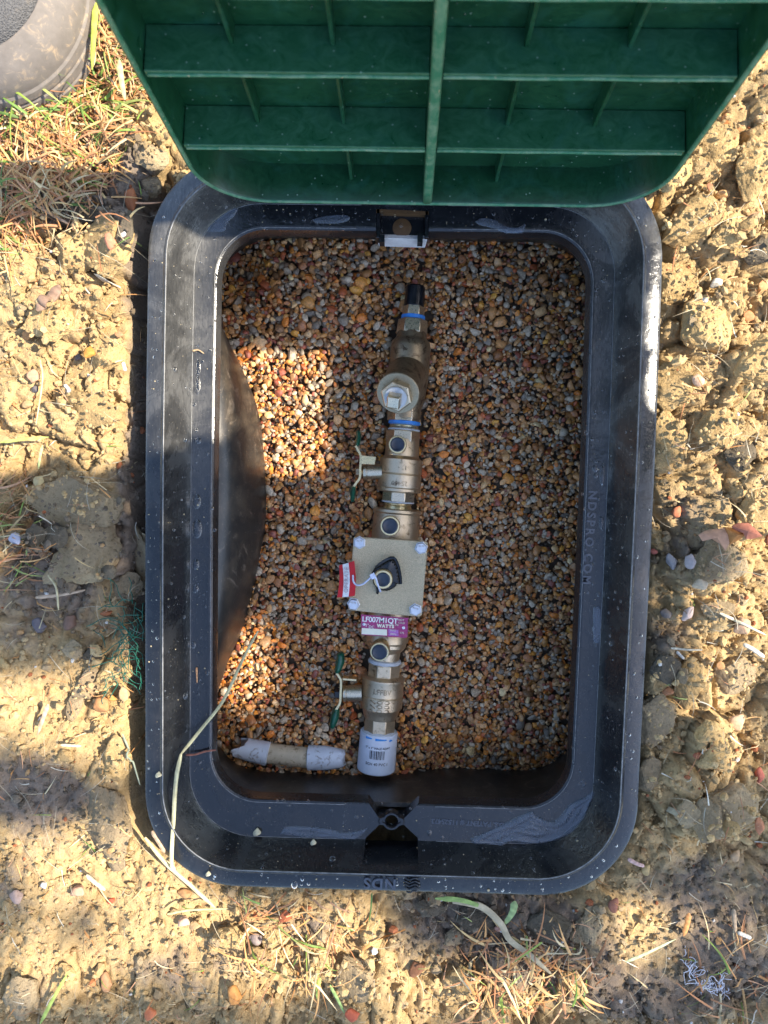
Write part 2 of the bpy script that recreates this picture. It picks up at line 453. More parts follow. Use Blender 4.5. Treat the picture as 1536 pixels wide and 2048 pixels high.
def ground_h(X, Y):
    sd = rrect_sd(X, Y, BX, BYB, BYT, .078)
    h = -.020 + .007 * vnoise(X, Y, .11, 1) + .0045 * vnoise(X, Y, .05, 2)
    smoothing = np.clip(1.0 * blob(X, Y, 60, 1520, 230, 230) + .95 * blob(X, Y, 250, 1850, 330, 170) + .8 * blob(X, Y, 1400, 1800, 200, 160) + .6 * blob(X, Y, 60, 1250, 150, 90) + .6 * blob(X, Y, 1280, 1900, 160, 120), 0, .85)
    wx = X + .006 * vnoise(X, Y, .018, 31) ; wy = Y + .006 * vnoise(X, Y, .018, 32)
    for sc, am, ck, seed in ((.052, .0085, .006, 3), (.024, .0048, .0035, 4), (.0105, .0022, .0015, 5)):
        f1, f2, hh = worley(wx, wy, sc, seed)
        h = h + (am * hh - ck * (1 - sstep(0, .16, f2 - f1)) + am * .35 * (1 - f1)) * (1 - smoothing * (.9 if sc > .02 else .5))
    h = h + .0016 * vnoise(X, Y, .006, 8) + .0009 * vnoise(X, Y, .003, 9)
    # right side heaped level with the rim, left side trench beside the box
    h = h + .010 * sstep(.20, .28, X) * sstep(-.25, 0, Y)
    tr = (1 - sstep(.004, .026 + .010 * vnoise(X, Y, .04, 21), sd)) * sstep(-.18, -.205, X + 0 * Y) * sstep(-.30, -.27, Y)
    h = h - .050 * tr
    h = h - .020 * (1 - sstep(.0, .010, sd)) * sstep(.195, .2, X)
    h = np.where(sd < -.004, -.33, h)
    return np.where((sd < .01) & (h > -.006), -.006 + 0 * h, h)

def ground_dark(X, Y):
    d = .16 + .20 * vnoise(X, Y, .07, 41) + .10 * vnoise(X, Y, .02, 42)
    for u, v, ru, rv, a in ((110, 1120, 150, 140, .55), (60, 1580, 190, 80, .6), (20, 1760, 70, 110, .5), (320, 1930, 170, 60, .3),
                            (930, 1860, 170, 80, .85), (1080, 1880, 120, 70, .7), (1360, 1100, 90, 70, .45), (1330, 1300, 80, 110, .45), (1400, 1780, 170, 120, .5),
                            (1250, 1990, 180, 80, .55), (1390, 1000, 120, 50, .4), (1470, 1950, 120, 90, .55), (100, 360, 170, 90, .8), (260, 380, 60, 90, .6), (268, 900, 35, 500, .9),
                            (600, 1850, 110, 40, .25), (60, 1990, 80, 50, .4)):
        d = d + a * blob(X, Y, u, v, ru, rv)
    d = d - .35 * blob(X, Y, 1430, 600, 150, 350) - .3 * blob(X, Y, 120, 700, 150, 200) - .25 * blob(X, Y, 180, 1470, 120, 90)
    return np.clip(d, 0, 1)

GX0, GX1, GY0, GY1, GR = -.50, .50, -.60, .62, .002
gx = np.arange(GX0, GX1 + 1e-9, GR); gy = np.arange(GY0, GY1 + 1e-9, GR)
XX, YY = np.meshgrid(gx, gy); ZZ = ground_h(XX, YY)
nx, ny = len(gx), len(gy)
idx = np.arange(nx * ny).reshape(ny, nx)
Fq = np.stack([idx[:-1, :-1], idx[:-1, 1:], idx[1:, 1:], idx[1:, :-1]], -1).reshape(-1, 4)
me = mesh_np('ground', np.c_[XX.ravel(), YY.ravel(), ZZ.ravel()], Fq)
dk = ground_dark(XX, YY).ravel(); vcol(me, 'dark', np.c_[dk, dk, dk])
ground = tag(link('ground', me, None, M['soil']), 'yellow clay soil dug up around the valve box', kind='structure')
# the land further out, to the horizon
cx_ = np.r_[-60, -20, -6, np.arange(-2.6, 2.61, .05), 6, 20, 60]
OX, OY = np.meshgrid(cx_, cx_); OZ = -.020 + .012 * vnoise(OX, OY, .3, 1) + .006 * vnoise(OX, OY, .11, 2)
inn = (np.abs(OX) < .47) & (np.abs(OY - .01) < .57); OZ = np.where(inn, -.40, OZ)
io = np.arange(OX.size).reshape(OX.shape)
Fo = np.stack([io[:-1, :-1], io[:-1, 1:], io[1:, 1:], io[1:, :-1]], -1).reshape(-1, 4)
me = mesh_np('terrain', np.c_[OX.ravel(), OY.ravel(), OZ.ravel() - .004], Fo)
dko = np.clip(.4 + .3 * vnoise(OX, OY, .4, 7), 0, 1).ravel(); vcol(me, 'dark', np.c_[dko, dko, dko])
tag(link('terrain', me, None, M['soil']), 'bare soil stretching away around the dug area', kind='structure')

# ================================================================== VALVE BOX
NS, NC, NE = 70, 14, 44                                 # points on a side, a corner, an end
def ring(xh, yb, yt, r, z):
    pts = []
    def arc(cx, cy, a0):
        for k in range(NC): 
            a = a0 + (math.pi / 2) * (k + .5) / NC
            pts.append((cx + r * math.cos(a), cy + r * math.sin(a)))
    for k in range(NS): pts.append((xh, -yb + r + (yt + yb - 2 * r) * k / (NS - 1)))
    arc(xh - r, yt - r, 0)
    for k in range(NE): pts.append((xh - r - (2 * xh - 2 * r) * k / (NE - 1), yt))
    arc(-xh + r, yt - r, math.pi / 2)
    for k in range(NS): pts.append((-xh, yt - r - (yt + yb - 2 * r) * k / (NS - 1)))
    arc(-xh + r, -yb + r, math.pi)
    for k in range(NE): pts.append((-xh + r + (2 * xh - 2 * r) * k / (NE - 1), -yb))
    arc(xh - r, -yb + r, 3 * math.pi / 2)
    return np.c_[np.array(pts), np.full(len(pts), z)]

# outline of the left wall where it is pushed inwards by the soil, at the gravel
bul = [(446, 640), (446, 662), (480, 722), (508, 800), (524, 862), (532, 930), (531, 1000), (528, 1060), (519, 1130), (502, 1200), (482, 1265), (458, 1320), (436, 1385), (428, 1430)]
bw = np.array([at(u, v, -.122)[:2] for u, v in bul]); bw = bw[np.argsort(bw[:, 1])]
def wall_x(y, base, depth):
    t = np.interp(y, bw[:, 1], bw[:, 0], left=-9, right=-9)
    t = np.maximum(t, -.180)
    inward = np.maximum(0, t + .180)
    return base + inward * np.clip(depth, 0, 1.25)

def wav(P):                                             # slight warping of the moulded sides
    P = P.copy(); P[:, 0] += .0011 * np.sin(P[:, 1] * 9 + 1.0) * np.sign(P[:, 0]); P[:, 1] += .0008 * np.sin(P[:, 0] * 11); return P
rim_rings = [(.1990, .2960, .2895, .074, -.050), (.2045, .3015, .2950, .079, -.050), (.2035, .3005, .2940, .078, -.007), (.2020, .2990, .2925, .077, -.0022), (.1995, .2965, .2900, .0755, -.0008),
             (.1895, .2865, .2800, .068, -.0004), (.1880, .2850, .2785, .067, .0008), (.1868, .2838, .2773, .0655, .0008), (.1856, .2826, .2761, .064, -.0012),
             (.1745, .2715, .2650, .0555, -.0272), (.1730, .2700, .2635, .0545, -.0294), (.1712, .2682, .2617, .054, -.0299),
             (.1580, .2423, .2468, .0435, -.0301), (.1560, .2403, .2448, .042, -.0303), (.1545, .2388, .2433, .041, -.0312), (.1538, .2381, .2426, .040, -.0330),
             (.1530, .2372, .2418, .039, -.0440), (.1545, .2385, .2432, .040, -.0455), (.1620, .2440, .2500, .047, -.0460), (.1990, .2900, .2880, .074, -.048)]
box = empty('valve_box', (0, 0, -.33)); tag(box, 'rectangular black plastic valve box set in the ground, its rim wet and lined with soil', 'valve box')
R_ = [wav(ring(*r)) for r in rim_rings]; n_ = len(R_[0]); m_ = len(R_)
V = np.vstack(R_); Fc = []
for i in range(m_):
    for k in range(n_):
        a, b_ = i * n_ + k, i * n_ + (k + 1) % n_; c_, d_ = ((i + 1) % m_) * n_ + (k + 1) % n_, ((i + 1) % m_) * n_ + k
        Fc.append([a, b_, c_, d_])
me = mesh_np('rim', V - np.array([0, 0, -.33]), Fc, True); fix_normals(me)
rim = link('rim', me, box, M['plastic'])
LZ = -.0301
def P2(u, v, z=LZ): return at(u, v, z)[:2]
O = np.array([0, 0, .33])
def cutter(poly, z0, z1): Vc, Fq_ = prism(poly, z0, z1); return Vc + O * 0, Fq_
rim.location = (0, 0, 0)
def cut_rim(poly, z0, z1):
    Vc, Fq_ = prism(poly, z0, z1)
    # cutter object lives in world space, the rim in its parent's: same numbers once the parent is counted
    boolean(rim, (Vc, Fq_))
cut_rim([P2(728, 1570), P2(846, 1570), P2(842, 1603), P2(808, 1637), P2(757, 1635), P2(731, 1597)], -.07, .0)
cut_rim([P2(758, 1650), P2(731, 1676), P2(729, 1700), P2(835, 1702), P2(836, 1676), P2(808, 1650)], -.07, -.002)
cut_rim([P2(770, 1625), P2(796, 1625), P2(797, 1660), P2(770, 1660)], -.07, -.01)
cut_rim([P2(752, 418), P2(858, 423), P2(857, 520), P2(752, 520)], -.07, -.012)
rim.data.materials.clear(); rim.data.materials.append(M['plastic'])
for p in rim.data.polygons: p.use_smooth = True
rim.data.set_sharp_from_angle(angle=math.radians(28))
# inner wall below the lip
wr = []
zs = [-.046, -.052, -.060, -.07, -.08, -.09, -.10, -.11, -.122, -.14, -.17, -.21, -.26, -.32]
for z in zs:
    k = (-.046 - z) / (.122 - .046)
    kk = min(k, 2.5)
    rg = ring(.1630 + .0170 * kk, .2445 + .009 * kk, .2505 + .016 * kk, .046 + .010 * min(kk, 1), z)
    lm = (rg[:, 0] < -.10)
    nw = wall_x(rg[:, 1], rg[:, 0], k ** .55 if k < 1 else 1 + .08 * (k - 1))
    w_ = np.clip((-rg[:, 0] - .10) / .04, 0, 1)
    rg[:, 0] = np.where(lm, rg[:, 0] + (nw - rg[:, 0]) * w_, rg[:, 0])
    rg[:, 0] += .0012 * np.sin(rg[:, 1] * 60 + z * 90) * lm * np.clip(k, 0, 1)
    wr.append(rg)
outer = [r_.copy() for r_ in wr]
for r_ in outer:
    c0 = r_[:, :2].mean(0); r_[:, :2] = r_[:, :2] + (r_[:, :2] - c0) / np.linalg.norm(r_[:, :2] - c0, axis=1)[:, None] * .004
allr = wr + outer[::-1]; m_ = len(allr); V = np.vstack(allr); Fc = []
for i in range(m_):
    for k in range(n_):
        Fc.append([i * n_ + k, i * n_ + (k + 1) % n_, ((i + 1) % m_) * n_ + (k + 1) % n_, ((i + 1) % m_) * n_ + k])
wl = part('side_wall', V, Fc, M['wall'], box, True, 40, 'inner wall with a bulge pushed in on the left side')
fix_normals(wl.data)
M['highlight'] = mat_flat('highlight_line', (.15, .15, .15), .42, 0, .7, 160, .6)  # thin pale tubes painting the highlight line along ridge, crease and lip
for seg_i, rr_, nm in ((7, .00055, 'ridge_highlight'), (10, .00030, 'ledge_highlight'), (13, .0004, 'lip_highlight')):
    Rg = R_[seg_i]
    if nm == 'ridge_highlight': V, Fc = tube(np.vstack([Rg, Rg[:1]]) + np.array([0, 0, .0002]), rr_, 6)
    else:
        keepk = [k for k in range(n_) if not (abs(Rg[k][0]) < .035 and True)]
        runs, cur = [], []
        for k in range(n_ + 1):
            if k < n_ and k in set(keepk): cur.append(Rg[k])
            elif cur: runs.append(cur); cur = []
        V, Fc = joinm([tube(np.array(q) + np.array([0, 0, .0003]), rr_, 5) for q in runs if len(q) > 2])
    part(nm, V, Fc, M['highlight'], box, True, None)
# bolt eye in the front notch
ce = at(783, 1641, -.031); px = 1 / 2350.
Vr = []
N2 = 36
for rr, zz in ((19, -.036), (19, -.0302), (17, -.0288), (13.5, -.0288), (12.5, -.0300), (12.5, -.036)):
    for k in range(N2):
        a = 2 * math.pi * k / N2
        sl = 1 + (.38 if (rr < 15 and (abs(math.sin(a)) < .30)) else 0) + (.42 if (rr > 15 and abs(math.sin(a)) < .42) else 0)
        Vr.append((ce[0] + rr * px * sl * math.cos(a), ce[1] + rr * px * math.sin(a), zz))
Fr = []
for i in range(6):
    for k in range(N2): Fr.append([i * N2 + k, i * N2 + (k + 1) % N2, ((i + 1) % 6) * N2 + (k + 1) % N2, ((i + 1) % 6) * N2 + k])
o = part('bolt_eye', Vr, Fr, M['plastic'], box, True, 35); fix_normals(o.data)
# hinge bracket in the far end
bz = -.036
q = [at(762, 424, bz), at(848, 428, bz), at(850, 476, bz), at(760, 474, bz)]
Vb, Fb = prism([x[:2] for x in q], bz - .006, bz)
o = part('hinge_plate', Vb, Fb, M['plastic'], box, False, None); bevel(o, .0006)
hc = at(804, 456, bz); o = part('hinge_hole', *lathe(hc + np.array([0, 0, -.0015]), (0, 0, 1), [(0, .0078), (.0017, .0078), (.0019, .0072)], 28), M['umber'], box)
for u in (757, 853):
    Vb, Fb = prism([at(u - 4, 422, bz)[:2], at(u + 4, 422, bz)[:2], at(u + 4, 480, bz)[:2], at(u - 4, 480, bz)[:2]], bz - .008, bz + .006)
    o = part('hinge_rail', Vb, Fb, M['plastic'], box, False, None); bevel(o, .0006)
q0 = [at(753, 476, -.034), at(855, 479, -.034)]; q1 = [at(758, 493, -.052), at(850, 496, -.052)]
Vl = np.array([q0[0], q0[1], q1[1], q1[0]]); Vl = np.vstack([Vl, Vl + np.array([0, .004, -.002])])
Fl = [[0, 1, 2, 3], [7, 6, 5, 4], [0, 4, 5, 1], [1, 5, 6, 2], [2, 6, 7, 3], [3, 7, 4, 0]]
o = part('hinge_lip', Vl, Fl, M['pale'], box, False, None, 'pale lip of the hinge bracket'); fix_normals(o.data); bevel(o, .0006)  # lip in a paler grey than the rest of the bracket
for u in (764, 840):
    Vn, Fn = box_vf(at(u, 482, -.034) + np.array([0, .001, -.002]), np.array([.0022, .003, .006])); o = part('hinge_tooth', Vn, Fn, M['plastic'], box, False, None)
Vb, Fb = prism([at(752, 400, -.02)[:2], at(858, 404, -.02)[:2], at(858, 421, -.02)[:2], at(752, 417, -.02)[:2]], -.06, -.030)
o = part('hinge_reflection', Vb, Fb, M['umber'], box, False, None)  # brown block painting the reflection at the back of the hinge
# moulded lettering
M['letter'] = mat_flat('grey_lettering', (.055, .062, .080), .30, 0, .7, 300, .3)  # letters in a paler grey than the rim
zb = .0002
c = at(795, 1769, 0); o = part('moulded_letters', *place_text('NDS', .0125, at(760, 1766, 0) + np.array([0, 0, zb]), (-1, .02, 0), (0, -1, 0), .0007, .0003, 1.15), M['letter'], box, False, None)
gl = []
gc = at(824, 1770, 0)
for k in range(5):
    y = (k - 2) * .0026; w = math.sqrt(max(0, .0068 ** 2 - y ** 2))
    xs = np.linspace(-w, w, 9); pts = [gc + np.array([x, y + .0009 * math.sin(x * 700), zb + .0003]) for x in xs]
    gl.append(tube(pts, .0007, 5))
o = part('moulded_emblem', *joinm(gl), M['plastic'], box, True, None)
o = part('moulded_letters', *place_text('NDSPRO.COM', .0098, at(1178, 1075, LZ) + np.array([0, 0, .0002]), (-.035, -1, 0), (1, 0, 0), .0008, .0003, 1.35), M['letter'], box, False, None)
o = part('moulded_letters', *place_text('U.S. PATENT # 11525473', .0058, at(935, 1645, LZ), (-1, .025, 0), (0, -1, 0), .0008, .0002, 1.0), M['letter'], box, False, None)

# ================================================================== GREEN LID
LP0 = at(856, 408, .002); Lup = np.array([-.006, .1036, 1.]); Lup /= np.linalg.norm(Lup)
LX = np.array([1, 0, .006]); LX /= np.linalg.norm(LX); LN = np.cross(LX, Lup)   # LN points to the viewer (-y)
LN = -LN if LN[1] > 0 else LN
lid = empty('valve_box_lid', tuple(LP0)); tag(lid, 'green plastic valve box lid standing upright on the far rim, ribbed underside facing the box', 'lid')
LW, LHt, LR_ = .173, .478, .052
def lidp(s, t, dep): return LP0 + LX * s + Lup * t - LN * dep
def lring(inset, dep, r0=LR_):
    pts = []
    xh, y0, y1, r = LW - inset, inset, LHt - inset, r0 - inset
    for (cx, cy, a0) in ((xh - r, y1 - r, 0), (-xh + r, y1 - r, 90), (-xh + r, y0 + r, 180), (xh - r, y0 + r, 270)):
        for k in range(17):
            a = math.radians(a0 + 90 * k / 16); pts.append(lidp(cx + r * math.cos(a), cy + r * math.sin(a), dep))
    return pts
TH = .0285
def bandmesh(rings):
    n = len(rings[0]); V = np.vstack(rings); Fc = []
    m = len(rings)
    for i in range(m):
        for k in range(n): Fc.append([i * n + k, i * n + (k + 1) % n, ((i + 1) % m) * n + (k + 1) % n, ((i + 1) % m) * n + k])
    return V, Fc
o = part('skirt', *bandmesh([lring(0, TH + .004), lring(-.001, .004), lring(-.0012, .0006), lring(0, 0), lring(.0030, 0), lring(.0036, .001), lring(.0045, TH), lring(.010, TH + .003)]), M['green'], lid); fix_normals(o.data)
pl = lring(.0008, TH); pl2 = lring(.0008, TH + .0045)
o = part('plate', *( np.vstack([pl, pl2]), [list(range(68))] + [list(range(68, 136))[::-1]] + [[k, (k + 1) % 68, 68 + (k + 1) % 68, 68 + k] for k in range(68)] ), M['green'], lid); fix_normals(o.data)
def rib(name, s0, s1, t0, t1, d0, d1, mat='green', th_front=None):
    V = [lidp(s, t, d) for s in (s0, s1) for t in (t0, t1) for d in (d0, d1)]
    Fb = [[0, 1, 3, 2], [4, 6, 7, 5], [0, 4, 5, 1], [2, 3, 7, 6], [0, 2, 6, 4], [1, 5, 7, 3]]
    o = part(name, V, Fb, M[mat], lid, False, None); fix_normals(o.data); bevel(o, .0007, 2); return o
rib('centre_rib', -.0042, .0030, .003, LHt - .003, -.0004, TH - .0002, 'green')
ts = [.0772, .1545, .2150, .290, .365, .430]
for t in ts:
    wv = LW - .0045 if .05 < t < LHt - .05 else LW - .010
    for a, b_ in ((-wv, -.0043), (.0031, wv)):
        rib('cross_rib', a, b_, t - .0022, t + .0022, .0002, TH - .0001, 'green_rib_lit')
edges = [.0045] + [t + .0023 for t in ts]; tops = [t - .0023 for t in ts] + [LHt - .0045]
for i, (a, b_) in enumerate(zip(edges, tops)):
    for s in ((-.060, .052) if i == 0 else (-.118, -.060, .050, .108)):
        rib('stub_rib', s - .0013, s + .0013, a, b_, .0160, TH - .0001)
# worn pale edge strips on the ribs' faces are part of the moulding's wear: thin scuffed beads
for t in ts[:4]:
    V, Fc = joinm([tube([lidp(s, t - .0006 + .0003 * math.sin(s * 90), .0001) for s in np.linspace(a, b_, 20)], .0013, 6) for a, b_ in ((-LW + .006, -.0046), (.0034, LW - .006))])
    part('worn_edge', V, Fc, M['green_edge'], lid, True, None)
V, Fc = tube([lidp(-.0006, t, -.0006) for t in np.linspace(.003, LHt - .004, 30)], .0034, 6, None, .3); part('worn_edge', V, Fc, M['green_edge'], lid, True, None)
V, Fc = joinm([tube(np.array(lring(.0015, 0.0) + lring(.0015, 0.0)[:1]), .0016, 6)]); part('worn_edge', V, Fc, M['green_edge'], lid, True, None)

# ================================================================== DROP SIMULATION FOR STONES
def ico(sub):
    bm = bmesh.new(); bmesh.ops.create_icosphere(bm, subdivisions=sub, radius=1.0)
    V = np.array([v.co[:] for v in bm.verts]); Fc = np.array([[v.index for v in f.verts] for f in bm.faces]); bm.free(); return V, Fc
ICO1, ICO2, ICO3, ICO4, ICO5 = ico(1), ico(2), ico(3), ico(4), ico(5)
def stone_template(base, seed, angular=.12, freq=1.2, cuts=0, cutd=.62, cutvar=.3):
    V, Fc = base; V = V.copy(); r = random.Random(seed)
    off = Vector((r.uniform(-50, 50), r.uniform(-50, 50), r.uniform(-50, 50)))
    k = np.array([1 + angular * 2 * mnoise.noise(Vector(v) * freq + off) for v in V]); V = V * k[:, None]
    for c in range(cuts):
        n = np.array([r.gauss(0, 1), r.gauss(0, 1), r.gauss(0, 1)]); n /= np.linalg.norm(n); d = cutd + r.random() * cutvar
        e = V @ n - d; V = V - np.outer(np.maximum(e, 0) * .92, n)
    return V, Fc

def rand_rot(tilt):
    a = rng.uniform(0, 2 * math.pi); t = rng.normal(0, tilt); b = rng.uniform(0, 2 * math.pi)
    Rz = _rot(0, 0, a); ax = _rot(t * math.cos(b), t * math.sin(b), 0)
    return ax @ Rz

def drop_stones(HM, x0, y0, res, items, templates, sink=.0, limit=None):
    """items: (x, y, (a,b,c), R, templ) rest on the height map HM; returns list of (V, templ, centre)"""
    ny, nx = HM.shape; out = []
    for (x, y, abc, Rm, ti) in items:
        A = Rm * np.array(abc)                              # columns scaled
        Q = A @ A.T; Qi = np.linalg.inv(Q)
        ex, ey = math.sqrt(Q[0, 0]), math.sqrt(Q[1, 1])
        i0, i1 = int((x - ex - x0) / res), int((x + ex - x0) / res) + 2; j0, j1 = int((y - ey - y0) / res), int((y + ey - y0) / res) + 2
        if i0 < 0 or j0 < 0 or i1 >= nx or j1 >= ny: continue
        dx = (x0 + np.arange(i0, i1) * res - x)[None, :]; dy = (y0 + np.arange(j0, j1) * res - y)[:, None]
        # solve  a z^2 + b z + c = 1
        a_ = Qi[2, 2]; b_ = 2 * (Qi[0, 2] * dx + Qi[1, 2] * dy); c_ = Qi[0, 0] * dx * dx + 2 * Qi[0, 1] * dx * dy + Qi[1, 1] * dy * dy - 1
        D = b_ * b_ - 4 * a_ * c_; ok = D > 0
        if not ok.any(): continue
        s = np.sqrt(np.maximum(D, 0)); lo = (-b_ - s) / (2 * a_); hi = (-b_ + s) / (2 * a_)
        sub = HM[j0:j1, i0:i1]
        zc = np.sort((sub - lo)[ok]); zc = zc[int(len(zc) * (.90 - sink * .5))] if len(zc) > 3 else zc[-1]
        if limit is not None and zc > limit(x, y): continue
        HM[j0:j1, i0:i1] = np.where(ok, np.maximum(sub, zc + hi), sub)
        out.append((x, y, zc, A, ti))
    return out

def build_stones(name, placed, templates, cols, mat, smooth=True):
    Vs, Fs, Cs, n = [], [], [], 0
    for (x, y, z, A, ti), c in zip(placed, cols):
        TV, TF = templates[ti]; Vw = TV @ A.T + np.array([x, y, z]); Vs.append(Vw); Fs.append(TF + n); n += len(TV)
        Cs.append(np.broadcast_to(c, (len(TV), 3)))
    me = mesh_np(name, np.vstack(Vs), np.vstack(Fs), smooth); vcol(me, 'col', np.vstack(Cs))
    return link(name, me, None, mat)

# ================================================================== GRAVEL
GZ = -.128
AX_A, AX_B = at(828, 613, -.118), at(752, 1537, -.118)
AXD = (AX_B - AX_A); AXL = np.linalg.norm(AXD); AXD /= AXL       # points down the picture
def axis_dist(x, y):
    r = np.array([x, y]) - AX_A[:2]; t = r @ AXD[:2]; return t, abs(r[0] * AXD[1] - r[1] * AXD[0])
hx0, hy0, hres = -.20, -.30, .0008
HMx = np.arange(hx0, .20, hres); HMy = np.arange(hy0, .30, hres); HX, HY = np.meshgrid(HMx, HMy)
def gravel_base(X, Y):
    return GZ - .008 + .003 * vnoise(X, Y, .07, 51) + .0015 * vnoise(X, Y, .03, 52) + .008 * blob(X, Y, 470, 1250, 60, 160, -.125) - .034 * sstep(-.200, -.262, Y) * sstep(-.02, .07, X) - .018 * sstep(.195, .262, Y) - .032 * blob(X, Y, 455, 505, 75, 110, -.125)
HM = gravel_base(HX, HY)
PAL = np.array([(.30, .20, .12), (.38, .27, .17), (.44, .35, .25), (.24, .14, .075), (.52, .24, .07), (.50, .42, .33), (.33, .12, .065), (.20, .15, .11), (.56, .50, .43), (.56, .33, .10), (.10, .085, .075), (.36, .22, .16), (.29, .24, .20)])
PW = np.array([14, 15, 12, 10, 9, 9, 6, 9, 5.5, 7, 3, 9, 8.]); PW /= PW.sum()
pt = [stone_template(ICO2 if i < 16 else ICO1, i, .20, 1.2, (1, 4, 6, 8)[i % 4], .42, .45) for i in range(32)]
items = []
for layer, (nn, med) in enumerate(((5000, .0036), (13000, .0028), (21000, .0022))):
    for _ in range(nn):
        x = rng.uniform(-.195, .195); y = rng.uniform(-.275, .285)
        t_, d_ = axis_dist(x, y)
        hw = .012 if layer == 0 else .0195
        if -.002 < t_ < AXL + .002 and d_ < hw: continue
        a = med * math.exp(rng.normal(0, .30)); a = min(a, .0070)
        if y > .15 and x < -.02: a *= 1.15
        b_, c_ = a * rng.uniform(.58, .92), a * rng.uniform(.36, .62)
        items.append((x, y, (a, b_, c_), rand_rot(.45), int(rng.integers(16)) + (0 if a > .0029 else 16)))
placed = drop_stones(HM, hx0, hy0, hres, items, pt, .3, lambda x, y: float(gravel_base(x, y)) + .0110)
cols = PAL[rng.choice(len(PAL), len(placed), p=PW)] * rng.uniform(.85, 1.30, (len(placed), 1)) * np.array([1.50, 1.01, .56])
sel = rng.random(len(cols)); cols[sel < .17] = np.array([(.56, .44, .30)]) * rng.uniform(.75, 1.25, ((sel < .17).sum(), 1)); m2 = (sel > .17) & (sel < .27); cols[m2] = np.array([(.32, .25, .18)]) * rng.uniform(.6, 1.3, (m2.sum(), 1)); m3 = (sel > .27) & (sel < .36); cols[m3] = np.array([(.62, .28, .07)]) * rng.uniform(.8, 1.2, (m3.sum(), 1)); m4 = (sel > .36) & (sel < .41); cols[m4] = np.array([(.30, .085, .05)]) * rng.uniform(.8, 1.3, (m4.sum(), 1))
g = build_stones('gravel', placed, pt, np.clip(cols, .02, .85), M['gravel']); g.data.set_sharp_from_angle(angle=math.radians(42))
print('PEBBLES', len(placed), 'TRIS', len(g.data.polygons))
tag(g, 'wet multicoloured pea gravel filling the bottom of the box', 'gravel', kind='stuff')
# bed under the stones
BXm, BYm = np.meshgrid(np.arange(-.20, .201, .01), np.arange(-.30, .301, .01)); ib = np.arange(BXm.size).reshape(BXm.shape)
me = mesh_np('gravel_bed', np.c_[BXm.ravel(), BYm.ravel(), gravel_base(BXm, BYm).ravel() - .002], np.stack([ib[:-1, :-1], ib[:-1, 1:], ib[1:, 1:], ib[1:, :-1]], -1).reshape(-1, 4))
tag(link('gravel_bed', me, None, mat_flat('wet_grit', (.10, .07, .045), .8)), 'dark wet grit under the gravel', kind='structure')

# ================================================================== BACKFLOW ASSEMBLY
PXM = 1 / 2085.
asm = empty('backflow_preventer', tuple(at(782, 1150, -.135))); tag(asm, 'bronze backflow preventer with two green handled valves and an angled strainer, lying in gravel', 'backflow preventer')
ZA = -.118
AU = np.array([0, 0, 1.0])
AS = np.cross(AXD, AU); AS = AS / np.linalg.norm(AS)                    # sideways
AS = AS if AS[0] > 0 else -AS                                            # to the right of the picture
def axt(v):
    """distance along the axis of picture row v"""
    u = 828 + (752 - 828) * (v - 613) / (1537 - 613); p = at(u, v, ZA); return (p - AX_A) @ AXD
def axp(v, side=0.0, up=0.0): return AX_A + AXD * axt(v) + AS * side * PXM + AU * up
def run(name, prof, mat, n=40, hexa=0, parent=asm, side=0.0, phase=0.0, sharp=30):
    """prof: (picture row, half width in px)"""
    P = AX_A + AS * side * PXM
    pr = [(axt(v), w * PXM) for v, w in prof]
    V, Fc = lathe(P, AXD, pr, hexa or n, phase=phase)
    o = part(name, V, Fc, M[mat], parent, not hexa, sharp)
    if hexa: bevel(o, .0006, 2, 30)
    return o
H8, H6 = math.pi / 8, math.pi / 6
run('inlet_pipe', [(572, 17), (575, 19), (613, 20), (616, 18)], 'goo', 28)
run('hex_adapter', [(613, 22), (632, 22)], 'steel', hexa=6, phase=0)
run('seal_ring', [(631, 20), (632, 23.5), (639, 24), (641, 21)], 'blue')
run('hex_collar', [(640, 29), (667, 31)], 'steel', hexa=6, phase=0)
ST = run('strainer_body', [(664, 27), (668, 29), (676, 30), (679, 32), (685, 37.5), (696, 40), (760, 40), (790, 37), (806, 34), (818, 31), (836, 31), (841, 28)], 'dull')
run('hex_end', [(814, 33), (843, 33)], 'steel', hexa=6, phase=0, side=-2)
# branch of the strainer, rising towards the camera
bd = AU * 1.0 + AXD * .56 + AS * (-.17); bd /= np.linalg.norm(bd)
capc = at(796, 786, -.072); bs = capc - bd * .052
o = part('strainer_branch', *lathe(bs, bd, [(0, .0185), (.010, .0188), (.046, .0180), (.0465, .0188), (.0500, .0190)], 44), M['dull'], asm)
M['cap_bronze'] = mat_flat('cap_bronze', (.42, .34, .22), .46, .85, .5, 900, .18, .5, .0006, (.2, .14, .08), .58)
cp = part('strainer_cap', *lathe(capc - bd * .0018, bd, [(0, .0185), (.0004, .0193), (.0026, .0193), (.0032, .0187), (.0033, .014)], 48), M['cap_bronze'], asm)
part('cap_hex', *lathe(capc + bd * .0015, bd, [(0, .0142), (.0080, .0142), (.0088, .0130)], 6), M['bronze'], cp, False, None)
part('thread_ring', *lathe(capc + bd * .0100, bd, [(0, .0092), (.0006, .0100), (.0010, .0092), (.0016, .0100), (.002, .0092), (.0026, .0098), (.003, .0085)], 32), M['tape'], cp)
o = part('square_plug', *lathe(capc + bd * .0128, bd, [(0, .0082), (.009, .0080), (.0105, .0068)], 4, phase=.55), M['steel'], cp, False, None); bevel(o, .0008, 2)
part('cast_mark', *place_text('W', .005, capc + AXD * -.0155 + bd * .0016, (1, 0, 0), AXD * -1 + bd * .3, .0003), M['dull'], cp, False, None)
run('seal_ring', [(842, 27), (843, 31.5), (848, 32), (850, 28)], 'blue')
run('thread_neck', [(848, 27), (852, 29), (854, 28), (857, 30), (859, 28), (863, 31)], 'brass')
run('thread_tape', [(857, 28), (858.5, 31.5), (861, 32), (862, 28)], 'tape')

